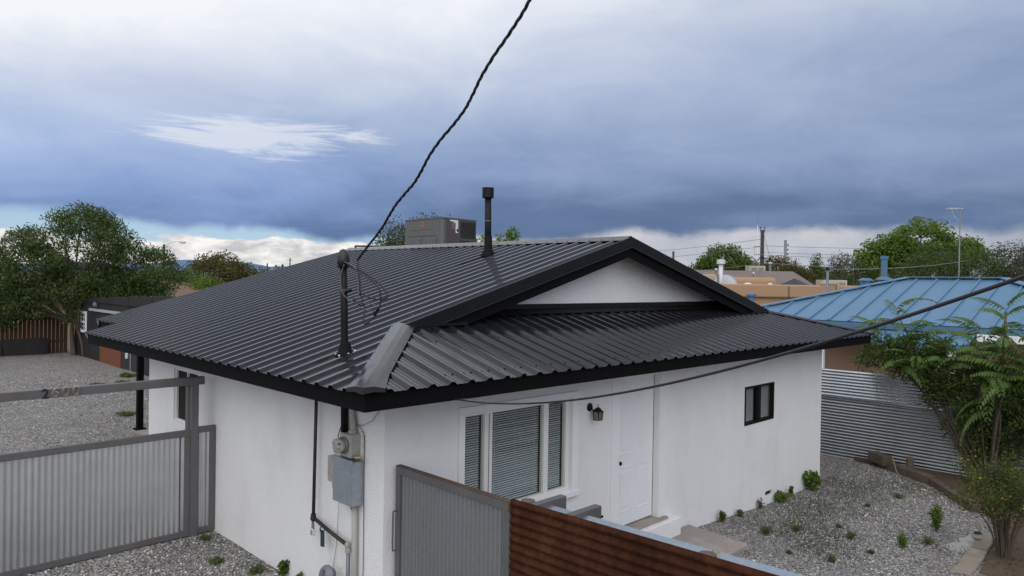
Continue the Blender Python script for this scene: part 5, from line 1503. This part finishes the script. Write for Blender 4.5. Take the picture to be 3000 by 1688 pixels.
# leaf litter on the bed
rs = np.random.RandomState(56); cen = []
for i in range(2600):
    u = rs.uniform(6.5, 12.4); v = rs.uniform(-5.5, -2.2)
    if v > -3.3 + (u - 8) * .28 and u < 11.5: continue
    p = uvw(u, v, -.055); cen.append(tuple(p))
V, F = leaf_quads(rs, cen, 1, (.01, .01, .004), .05, .02, 0, .9)
tag(np_mesh('leaf_litter', V, F, leaf_olive), 'dead leaves scattered over the soil bed', 'leaf litter', kind='stuff')
rock('rock', (-.23, 5.94, GZ + .02), .05, white_paint, 'loose white stone on the gravel beyond the sliding gate')

# ================================================================== black shed on the left
sh_ = thing('black_shed', 'long black boarded shed with a small white sash window', 'shed', (4.4, 25, GZ))
SU0 = 4.4
vv = 29.45; k = 0
while vv > 16.0:
    w = 1.20
    MB().box(SU0 - .008 * (k % 2), SU0 + .05, vv - w + .012, vv, GZ - .1, 2.72 + (29.45 - vv) * .032).build('wall_board', shed_m, sh_)
    vv -= w; k += 1
MB().box(SU0 + .051, 7.2, 16.0, 29.44, GZ - .1, 2.62).build('shed_body', shed_m, sh_)
MB().box(SU0 - .06, 7.25, 15.95, 29.5, 2.621, 2.66).build('shed_roof', shed_m, sh_)
MB().box(SU0 - .06, SU0 - .012, 20.5, 27.1, 2.26, 2.36).build('gutter', gutter_m, sh_)
MB().box(SU0 - .03, SU0 - .010, 23.05, 25.65, GZ, 1.95).build('brown_panel', brown_panel, sh_)
MB().box(SU0 - .025, SU0 - .009, 21.0, 22.95, GZ, 1.10).build('dark_panel', dark_panel, sh_)
MB().tube([(SU0 - .04, 21.92, GZ), (SU0 - .04, 21.92, 2.2)], .012, 6).build('conduit', gutter_m, sh_)
MB().box(SU0 - .10, SU0 - .026, 22.18, 22.32, .72, .92).build('wall_socket', white_metal, sh_, bevel=.02)
MB().lathe((SU0 - .10, 25.9, 2.55), [(.10, 0), (.12, .05), (.05, .12)], 10, (-1, 0, -.5)).build('floodlight', grey_metal, sh_)
ww = MB()
wa, wb, wz0, wz1 = 27.55, 28.42, 1.32, 2.20
ww.box(SU0 - .05, SU0 - .012, wa, wb, wz1 - .10, wz1); ww.box(SU0 - .05, SU0 - .012, wa, wb, wz0, wz0 + .10); ww.box(SU0 - .048, SU0 - .012, wa, wa + .16, wz0 + .101, wz1 - .101); ww.box(SU0 - .048, SU0 - .012, wb - .10, wb, wz0 + .101, wz1 - .101); ww.box(SU0 - .047, SU0 - .012, wa + .161, wb - .101, 1.73, 1.79)
wo = ww.build('sash_window', white_paint, sh_)
for (a, b) in ((wz0 + .10, 1.73), (1.79, wz1 - .10)):
    MB().box(SU0 - .022, SU0 - .012, wa + .16, wb - .10, a, b).build('pane', pm('dark_pane', (0.05, 0.06, 0.075), 0.15, 0, 0.2, 2), wo, org=ORG[sh_.name])
    gb = MB(); gb.box(SU0 - .030, SU0 - .0225, wa + .16, wb - .10, (a + b) / 2 - .008, (a + b) / 2 + .008); gb.box(SU0 - .0295, SU0 - .0225, 27.985, 28.0, a, b)
    gb.build('glazing_bar', white_paint, wo, org=ORG[sh_.name])
# board fence
bf = thing('board_fence', 'brown vertical board fence beneath the drooping elm', 'fence', (1.5, 30.3, GZ))
rg = random.Random(5)
u = -4.0
while u < 4.3:
    z = 1.98 + rg.uniform(-.03, .03)
    MB().poly([(u, 30.35 + rg.uniform(0, .02), GZ - .05), (u + .135, 30.35, GZ - .05), (u + .135, 30.35, z - .03), (u + .105, 30.35, z), (u + .03, 30.35, z), (u, 30.35, z - .03)], (0, .02, 0)).build('board', fence_wood, bf)
    u += .152
for z in (.75, 1.75): MB().box(-4.0, 4.3, 30.40, 30.45, z, z + .09).build('fence_rail', fence_wood, bf)
for u in (-3, -.6, 1.8, 4.1): MB().box(u, u + .09, 30.46, 30.55, GZ - .1, 1.85).build('fence_post', fence_wood, bf)
rt = thing('retaining_planks', 'low dark plank wall along the foot of the board fence', 'planks', (1, 29.9, GZ))
for (a, b, z0_, z1_) in ((-3.5, .2, GZ - .1, .85), (.25, 1.9, GZ - .1, .92), (1.95, 3.5, GZ - .1, 1.0)):
    MB().box(a, b, 29.9, 29.95, z0_, z1_).build('plank', shed_m, rt)
bk = thing('grey_bucket', 'tapered grey bucket in front of the dark plank wall', 'bucket', (.9, 29.6, GZ))
MB().lathe((.75, 29.55, GZ - .02), [(.10, 0), (.14, .42), (.15, .43), (.13, .43), (.10, .1)], 12).build('pail', putty, bk)
MB().tube([(.75 + .14 * math.cos(a), 29.55, GZ + .42 + .06 * math.sin(a)) for a in [i * math.pi / 6 for i in range(7)]], .006, 5).build('bail', grey_metal, bk)

# ================================================================== tan roofed house on the left
def hip_house(name, label, org, x0, x1, y0, y1, zg_, ze, zr, ov, wall_m, roof_mat, inset, trim=None):
    h = thing(name, label, 'house', org, frame='w')
    MB().box(x0, x1, y0, y1, zg_, ze + .02).build('walls', wall_m, h)
    cy_ = (y0 + y1) / 2
    a, b, c, d = (x0 - ov, y0 - ov, ze), (x1 + ov, y0 - ov, ze), (x1 + ov, y1 + ov, ze), (x0 - ov, y1 + ov, ze)
    r0, r1 = (x0 - ov + inset, cy_, zr), (x1 + ov - inset, cy_, zr)
    rr = MB().add([a, b, c, d, r0, r1], [(0, 1, 5, 4), (1, 2, 5), (2, 3, 4, 5), (3, 0, 4), (3, 2, 1, 0)]).build('roof', roof_mat, h)
    f = MB(); f.box(x0 - ov - .01, x1 + ov + .01, y0 - ov - .03, y0 - ov - .003, ze - .14, ze + .03); f.box(x1 + ov + .003, x1 + ov + .03, y0 - ov, y1 + ov, ze - .14, ze + .03)
    f.build('fascia', trim or white_paint, h)
    return h
hl = hip_house('tan_house', 'low tan house with brown shingle hip roof behind the elm', (-22, 40, GZ), -31, -17.6, 36.6, 45, GZ, 2.62, 3.85, .6, tan_wall, shingle_brown, 4.2)
for (a, b) in ((-29.5, -28.2), (-26.5, -25.2), (-21.6, -20.2)):
    w_ = MB().box(a, b, 36.56, 36.597, 1.2, 2.2).build('window', white_paint, hl)
    MB().box(a + .08, b - .08, 36.54, 36.559, 1.28, 2.12).build('pane', dark_in, w_, org=ORG[hl.name])
# ================================================================== blue roofed house on the right
bh = thing('blue_roofed_house', 'brown stucco house with bright blue standing seam hip roof', 'house', (20, 1, -.2))
BE, BZ0, BZ1 = 18.5, 2.66, 4.02
BV0, BV1, BU1 = 6.75, -5.1, 27.6
RU = (BE + BU1) / 2
MB().box(BE + .55, BU1 - .55, BV1 + .5, BV0 - .5, -.4, BZ0 - .02).build('walls', brown_wall, bh)
rise = (BZ1 - BZ0) / (RU - BE)
hl_ = RU - BE
# near slope as separate seamed panels
zN = lambda u: BZ0 + rise * (u - BE)
v = BV0
PW = .61
br_ = bpy.data.objects.new('roof', None); COL.objects.link(br_); br_.parent = bh; ORG[br_.name] = ORG[bh.name]
top_u = lambda v: min(RU, BE + (BV0 - v), BE + (v - BV1))
vs = []
v = BV0
while v > BV1 + .02:
    vn = max(BV1, v - PW)
    mb = MB()
    a, b = v, vn
    brk = [a, b]
    for x in (BV0 - hl_, BV1 + hl_):
        if b < x < a: brk.append(x)
    brk = sorted(brk, reverse=True)
    for p, q in zip(brk, brk[1:]):
        mb.add([(BE, p, zN(BE)), (BE, q, zN(BE)), (max(BE + .001, top_u(q)), q, zN(top_u(q))), (max(BE + .001, top_u(p)), p, zN(top_u(p)))], [(0, 3, 2, 1)])
    mb.build('roof_panel', blue_roof, br_)
    if v < BV0:
        tu = top_u(v)
        if tu - BE > .1:
            MB().beam((BE - .02, v, zN(BE) + .02), (tu, v, zN(tu) + .02), .065, .045).build('seam', blue_roof, br_)
    v = vn
MB().add([(BE, BV0, BZ0), (RU, BV0 - hl_, BZ1), (BU1, BV0, BZ0)], [(0, 1, 2)]).build('roof_panel', blue_roof, br_)
MB().add([(BE, BV1, BZ0), (BU1, BV1, BZ0), (RU, BV1 + hl_, BZ1)], [(0, 1, 2)]).build('roof_panel', blue_roof, br_)
MB().add([(BU1, BV0, BZ0), (RU, BV0 - hl_, BZ1), (RU, BV1 + hl_, BZ1), (BU1, BV1, BZ0)], [(0, 1, 2, 3)]).build('roof_panel', blue_roof, br_)
for p, q in (((BE, BV0, BZ0), (RU, BV0 - hl_, BZ1)), ((RU, BV0 - hl_, BZ1), (RU, BV1 + hl_, BZ1)), ((BE, BV1, BZ0), (RU, BV1 + hl_, BZ1))):
    MB().beam(Vector(p) + Vector((0, 0, .045)), Vector(q) + Vector((0, 0, .045)), .34, .035).build('ridge_cap', blue_roof, br_, bevel=.01)
MB().box(BE - .01, BE + .03, BV1, BV0, BZ0 - .17, BZ0 - .02).build('fascia', blue_dark, bh)
MB().box(BE + .031, BE + .55, BV1, BV0, BZ0 - .18, BZ0 - .16).build('soffit', white_paint, bh)
# lower porch roof
for k in range(7):
    va = 3.4 - k * .6
    MB().add([(17.75, va, 2.20), (17.75, va - .59, 2.20), (18.48, va - .59, 2.44), (18.48, va, 2.44)], [(0, 3, 2, 1)]).build('porch_panel', blue_roof, bh, solid=.01)
    MB().beam((17.75, va - .595, 2.225), (18.48, va - .595, 2.465), .05, .04).build('seam', blue_roof, bh)
MB().box(17.72, 17.76, -.82, 3.42, 2.06, 2.19).build('fascia', blue_dark, bh)
MB().box(18.44, 18.48, -4.0, -.85, 2.28, 2.48).build('trim_board', white_paint, bh)
MB().box(18.44, 18.48, 3.45, 4.4, 2.28, 2.48).build('trim_board', white_paint, bh)
for v_ in (2.95, -.5): MB().box(17.80, 17.94, v_, v_ + .16, -.3, 2.1).build('porch_post', white_paint, bh, bevel=.01)
for (a, b) in ((-.1, .9), (-3.6, -2.4)):
    w_ = MB().box(19.0, 19.047, a, b, .8, 1.95).build('window', white_paint, bh)
    MB().box(18.985, 18.999, a + .08, b - .08, .88, 1.87).build('pane', dark_in, w_, org=ORG[bh.name])
# blue flues on its roof
fl = thing('blue_flue', 'tall blue painted square flue with skirted base on blue roof', 'flue', (23.5, 3.11, 3.6))
fc = Vector((23.5, 3.11, 0))
MB().box(fc.x - .085, fc.x + .085, fc.y - .085, fc.y + .085, 3.6, 4.70).build('flue_body', blue_dark, fl, bevel=.01)
MB().box(fc.x - .105, fc.x + .105, fc.y - .105, fc.y + .105, 4.70, 4.82).build('flue_cap', blue_dark, fl, bevel=.01)
MB().lathe((fc.x, fc.y, 3.97), [(.30, 0), (.28, .03), (.13, .12)], 4).build('skirt', blue_dark, fl)
MB().box(fc.x - .14, fc.x + .14, fc.y - .14, fc.y + .14, 3.5, 3.97).build('flue_base', blue_dark, fl)
f2 = thing('blue_vent', 'short blue square roof vent with overhanging cap', 'vent', (23.5, 3.73, 3.5))
MB().box(23.36, 23.64, 3.59, 3.87, 3.4, 3.94).build('vent_box', blue_dark, f2)
MB().lathe((23.5, 3.73, 3.93), [(.28, 0), (.27, .03), (.14, .10)], 4).build('vent_cap', blue_dark, f2)
f3 = thing('blue_pipe_vent', 'small blue pipe vent with collar poking up beyond the black gable', 'vent', (19.9, 8.6, 2.8))
q = Vector((10.05, 30.0, 0))
rel = q - Vector((X0, Y0, 0)); qu, qv = rel.x * CU + rel.y * SU, -rel.x * SU + rel.y * CU
f3.location = (10.05, 26.5, 0); f3.rotation_euler = (0, 0, 0); ORG[f3.name] = Vector((10.05, 26.5, 0))
q = Vector((8.88, 26.5, 0))
MB().lathe(q, [(.11, 1.5), (.11, 3.28), (.17, 3.29), (.19, 3.33), (.19, 3.37), (.12, 3.42), (.03, 3.43)], 14).build('pipe', blue_dark, f3, smooth=False)

# ================================================================== tan adobe house and its roof things
ad = thing('adobe_house', 'tan adobe flat roofed house with plain parapet', 'house', (13, 35, -.1), frame='w')
MB().poly([(7.4, 33.4, -.3), (20.2, 31.4, -.3), (21.6, 40.5, -.3), (8.8, 42.5, -.3)], (0, 0, 3.5)).build('walls', tan_stucco, ad)
for p, q in (((7.4, 33.4), (20.2, 31.4)), ((20.2, 31.4), (21.6, 40.5)), ((7.4, 33.4), (8.8, 42.5))):
    MB().beam((*p, 3.46), (*q, 3.46), .34, .60).build('parapet', tan_stucco, ad, bevel=.07)
MB().box(10.0, 13.6, 36.6, 38.4, 3.1, 4.12).build('raised_parapet', tan_stucco, ad, bevel=.18)
dn = MB(); dn.tube([(13.9, 32.22, 3.84), (14.55, 32.08, 3.84), (14.62, 32.05, 3.78), (14.62, 32.03, 2.0)], .05, 8)
dn.build('downpipe', pm('tan_pipe', (0.38, 0.29, 0.22), 0.6, 0, 0.1, 4), ad)
MB().box(12.55, 12.57, 32.39, 32.42, 2.5, 3.7).build('wall_cable', cable_m, ad)
wp = thing('white_flue', 'tall white flue pipe with drum cap on the adobe roof', 'flue', (9.55, 34.2, 3.2), frame='w')
MB().tube([(9.98, 34.2, 3.1), (9.98, 34.2, 4.75)], .105, 14).build('flue', white_metal, wp, smooth=True)
MB().lathe((9.98, 34.2, 4.70), [(.19, 0), (.20, .01), (.20, .21), (.03, .23)], 16).build('cap', white_metal, wp)
MB().box(9.80, 9.90, 34.15, 34.2, 3.75, 4.2).build('bracket', grey_metal, wp)
ds = thing('satellite_dish', 'large pale round dish half hidden behind the adobe parapet', 'satellite dish', (10.3, 34.7, 3.2), frame='w')
MB().lathe((10.35, 34.75, 3.62), [(.02, .10), (.28, .08), (.48, .03), (.60, -.03), (.62, -.02), (.5, .06), (.28, .115), (.02, .13)], 24, (-.35, -.9, .25)).build('reflector', pm('dish_grey', (0.42, 0.43, 0.45), 0.5, 0, 0.1, 4), ds, smooth=True)
MB().tube([(10.35, 34.85, 3.1), (10.35, 34.85, 3.6)], .05, 8).build('stand', grey_metal, ds)
for (x, y, s, lb) in ((11.35, 34.4, .24, 'white domed skylight on the adobe roof'), (12.5, 34.6, .16, 'smaller white roof dome on the adobe roof')):
    sk = MB().lathe((x, y, 3.55), [(s, 0), (s, .12), (s * .9, .19), (s * .5, .27), (s * .1, .29)], 14).single('roof_dome', white_metal, lb, 'skylight', (x, y, 3.4), frame='w', smooth=True)
py = thing('pyramid_skylight', 'black pyramid roof cap on tan base at the adobe house', 'skylight', (13.4, 33.9, 3.2), frame='w')
MB().lathe((13.40, 33.9, 3.76), [(.72, 0), (.02, .30)], 4).build('pyramid', pyr_m, py)
MB().box(12.9, 13.9, 33.4, 34.4, 3.1, 3.755).build('base', tan_stucco, py)
gm = thing('grey_service_mast', 'thin grey service mast with black cap in front of adobe wall', 'mast', (11.94, 27.0, 1.5), frame='w')
MB().tube([(12.0, 27.2, 1.2), (12.0, 27.2, 4.36)], .048, 10).build('mast_pipe', grey_metal, gm, smooth=True)
MB().lathe((12.0, 27.2, 4.34), [(.07, 0), (.085, .03), (.07, .09), (.02, .11)], 12).build('weatherhead', black_metal, gm)
# shingled house behind
gh = thing('shingle_house', 'long house with weathered grey shingle hip roof behind the adobe house', 'house', (14, 46, 0), frame='w')
MB().box(5, 18.2, 43.6, 49.5, -.2, 3.3).build('walls', tan_wall, gh)
MB().add([(4.5, 43.0, 3.30), (19.0, 43.0, 3.30), (18.3, 50.0, 3.30), (4.5, 50, 3.30), (5, 46.5, 4.66), (18.25, 46.5, 4.66)], [(0, 1, 5, 4), (1, 2, 5), (2, 3, 4, 5), (3, 0, 4), (3, 2, 1, 0)]).build('roof', shingle_grey, gh)
def cooler(name, label, x0, x1, y0, y1, z0, z1):
    c = thing(name, label, 'cooler', ((x0 + x1) / 2, y0, z0), frame='w')
    MB().box(x0, x1, y0, y1, z0, z1).build('cabinet', cooler_m, c, bevel=.02)
    n = max(2, int((x1 - x0) / .45))
    w = (x1 - x0 - .16) / n
    for i in range(n):
        MB().box(x0 + .08 + i * w + .03, x0 + .08 + (i + 1) * w - .03, y0 - .012, y0 - .001, z0 + .1, z1 - .12).build('pad', cooler_d, c)
        l = MB()
        for j in range(5):
            xx = x0 + .08 + i * w + .05 + j * (w - .1) / 4
            l.box(xx - .012, xx + .012, y0 - .03, y0 - .0125, z0 + .1, z1 - .12)
        l.build('slats', cooler_m, c)
cooler('evaporative_cooler', 'beige slatted evaporative cooler half hidden by the black gable', 9.6, 11.55, 40.4, 41.4, 3.2, 4.30)
cooler('evaporative_cooler', 'beige slatted evaporative cooler at the hip end of shingle roof', 17.5, 18.85, 40.2, 41.2, 3.0, 4.08)
cooler('evaporative_cooler', 'small weathered cooler standing on the shingle ridge', 15.6, 16.65, 47.0, 47.9, 4.2, 5.0)
for (x, y, z, h, r, lb, mm) in ((12.7, 44.6, 3.9, .75, .06, 'slim grey vent pipe leaning on the shingle roof', grey_metal), (14.9, 44.2, 3.7, .75, .045, 'thin dark vent pipe in the middle of the shingle roof', grey_metal), (17.3, 48, 4.2, 1.0, .09, 'capped grey flue behind the shingle ridge', grey_metal)):
    t_ = thing('roof_pipe', lb, 'vent', (x, y, z), frame='w')
    MB().tube([(x, y, z - .2), (x + .02, y, z + h)], r, 8).build('pipe', mm, t_)
    MB().lathe((x + .02, y, z + h - .02), [(r * 1.5, 0), (r * 1.6, .08), (r * .4, .11)], 10).build('cap', white_metal, t_)
far1 = MB().poly([(60, 170, 0), (95, 165, 0), (95, 185, 0), (60, 190, 0)], (0, 0, 7.2)).single('warehouse', tan_wall, 'far pale flat building low on the horizon between the trees', 'building', (75, 175, 0), frame='w')

# ================================================================== poles, aerials, wires
def pole(name, label, x, y, z1, r, cat='utility pole', mat=pole_wood, z0=0.0):
    o = thing(name, label, cat, (x, y, z0), frame='w')
    MB().tube([(x, y, z0 - .2), (x, y, z1)], [r, r * .8], 8).build('shaft', mat, o, smooth=True)
    return o
p1 = pole('utility_pole', 'tall brown utility pole with side brackets behind the adobe house', 18.15, 52, 7.75, .17)
ins = MB()
for dx_ in (-.14, .14): ins.tube([(18.15 + dx_, 52, 7.6), (18.15 + dx_, 52, 7.95)], .04, 6); ins.lathe((18.15 + dx_, 52, 7.92), [(.07, 0), (.07, .08), (.02, .1)], 8)
ins.build('insulators', grey_metal, p1)
bk_ = MB()
for z in (6.55, 5.95): bk_.beam((17.55, 51.9, z), (18.15, 51.9, z), .05, .05)
bk_.tube([(17.55, 51.9, 5.95), (17.55, 51.9, 6.55)], .012, 5)
bk_.build('brackets', grey_metal, p1)
MB().tube([(18.2, 51.9, 7.5), (18.7, 51.9, 5.7), (18.75, 51.9, 5.55)], .014, 5).build('guy', cable_m, p1)
MB().lathe((18.68, 51.9, 5.55), [(.03, 0), (.06, .08), (.06, .2), (.02, .26)], 8).build('guy_insulator', black_rubber, p1)
jm = MB()
rg = random.Random(6)
for i in range(9):
    a = Vector((18.15, 51.85, 5.75 + rg.uniform(-.1, .1))); b = a + Vector((rg.uniform(-.9, .9), 0, rg.uniform(-1.2, -.2)))
    jm.tube(bez([a, a.lerp(b, .5) + Vector((0, 0, .15)), b], 4), .012, 4)
jm.build('jumper_wires', cable_m, p1)
pole('radio_mast', 'thin white radio mast left of the tall pole', 19.85, 58, 8.6, .035, 'mast', white_metal)
MB().tube([(19.85, 58, 8.6), (19.85, 58, 10.4)], .015, 5).build('whip', grey_metal, bpy.data.objects['radio_mast'])
p2 = pole('utility_pole', 'slim grey utility pole with stepped hardware beyond the conifers', 26.7, 70, 8.2, .17, mat=grey_metal)
st_ = MB()
for i in range(6): st_.box(26.85, 27.0, 69.9, 70.0, 5.4 + i * .45, 5.55 + i * .45)
st_.build('hardware', grey_metal, p2)
pole('radio_mast', 'faint thin mast right of the grey pole', 29.1, 75, 8.8, .03, 'mast', white_metal)
pole('utility_pole', 'short dark pole top near the far flat building', 27.7, 70, 6.2, .12)
pole('utility_pole', 'dark pole standing just beyond the gable rake', 18.0, 80, 7.4, .15)
pole('utility_pole', 'tiny far pole over the black ridge beside the olive trees', -24.0, 70, 5.15, .09)
pole('utility_pole', 'far pole with short crossarm over the black roof edge', -28.0, 90, 6.3, .09)
ca_ = MB().beam((-28.4, 89.9, 6.0), (-27.6, 89.9, 6.0), .06, .06).build('crossarm', pole_wood, bpy.data.objects['utility_pole.005'] if 'utility_pole.005' in bpy.data.objects else p1)
pole('utility_pole', 'stubby far pole beside the weatherhead', -18.8, 70, 5.6, .11)
sl = pole('street_lamp', 'wooden street lamp pole with curved arm above the elm', -23.4, 48, 5.85, .10, 'street lamp', z0=GZ)
MB().tube(bez([(-23.4, 48, 5.7), (-23.0, 48, 5.95), (-22.6, 48, 6.05), (-22.3, 48, 6.04)], 4), .025, 6).build('arm', white_metal, sl)
MB().lathe((-22.35, 48, 6.03), [(.03, -.05), (.09, .1), (.10, .3), (.04, .42)], 10, (1, 0, -.05)).build('lamp_head', white_metal, sl)
ta = pole('tv_aerial', 'tall grey television aerial mast behind the blue roof', 21.87, 35, 7.7, .035, 'aerial', grey_metal)
ae = MB(); ae.beam((21.25, 35, 7.62), (22.0, 35, 7.62), .025, .025)
for i in range(7): ae.tube([(21.28 + i * .09, 34.7, 7.62), (21.28 + i * .09, 35.3, 7.62)], .007, 4)
ae.tube([(21.45, 35, 7.6), (21.6, 35, 7.2), (21.86, 35, 7.0)], .01, 4)
ae.build('antenna', white_metal, ta)
wr = pm('pale_line_wire', (0.25, 0.23, 0.20), 0.5, 0.2, 0.2, 3)
wires = [((18.15, 52, 6.6), (46, 44, 6.6), .25, 'upper right hand line wire crossing the far tree crowns'), ((18.15, 52, 6.15), (46, 44, 5.75), .22, 'second line wire crossing the far tree crowns'), ((18.15, 52, 5.95), (46, 44, 5.4), .22, 'third line wire crossing the far trees'),
         ((18.15, 52, 5.35), (46, 44, 4.45), .2, 'lowest line wire behind the blue flue'), ((18.15, 52, 7.1), (4, 66, 6.2), .3, 'upper line wire running from tall pole past the gable'), ((18.15, 52, 6.55), (4, 66, 5.6), .3, 'middle line wire running from tall pole past the gable'),
         ((18.15, 52, 5.3), (4, 60, 4.0), .2, 'lower line wire running from tall pole past the gable'), ((12.0, 27.2, 4.36), (34, 50, 6.2), .3, 'service wire from grey mast across to the far trees')]
for a, b, s, lb in wires:
    MB().tube(span(a, b, s, 24), .016, 5).single('line_wire', wr, lb, 'wire', a, 'overhead line wires', frame='w')

# ================================================================== mountains on the horizon
mp = []
rs = np.random.RandomState(12)
n = 140
V = []; F = []
xs = np.linspace(-9500, 2500, n)
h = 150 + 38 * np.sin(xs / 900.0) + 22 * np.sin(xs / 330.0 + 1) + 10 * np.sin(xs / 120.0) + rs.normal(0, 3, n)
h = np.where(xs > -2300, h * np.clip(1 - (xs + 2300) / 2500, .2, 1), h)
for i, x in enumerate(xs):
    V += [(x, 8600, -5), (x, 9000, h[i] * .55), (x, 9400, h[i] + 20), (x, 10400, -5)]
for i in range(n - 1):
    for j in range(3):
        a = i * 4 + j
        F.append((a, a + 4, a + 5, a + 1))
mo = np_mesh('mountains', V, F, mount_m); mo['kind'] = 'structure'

# ================================================================== groups of like things
GROUPS = {'garden_tree': 'garden trees beyond the yard', 'elm_tree': 'elms by the shed', 'ailanthus_tree': 'trees of heaven by the fence', 'weed': 'weeds in the gravel',
          'sapling': 'saplings in the gravel', 'utility_pole': 'far utility poles', 'radio_mast': 'thin radio masts', 'evaporative_cooler': 'rooftop coolers', 'roof_pipe': 'pipes on the shingle roof',
          'roof_dome': 'domes on the adobe roof', 'timber_sleeper': 'timbers edging the bed', 'stone_edging': 'edging blocks by the bed', 'rock': 'loose rocks'}
for ob in bpy.data.objects:
    if ob.parent is None and ob.get('label'):
        k = ob.name.split('.')[0]
        if k in GROUPS and not ob.get('group'):
            ob['group'] = GROUPS[k]
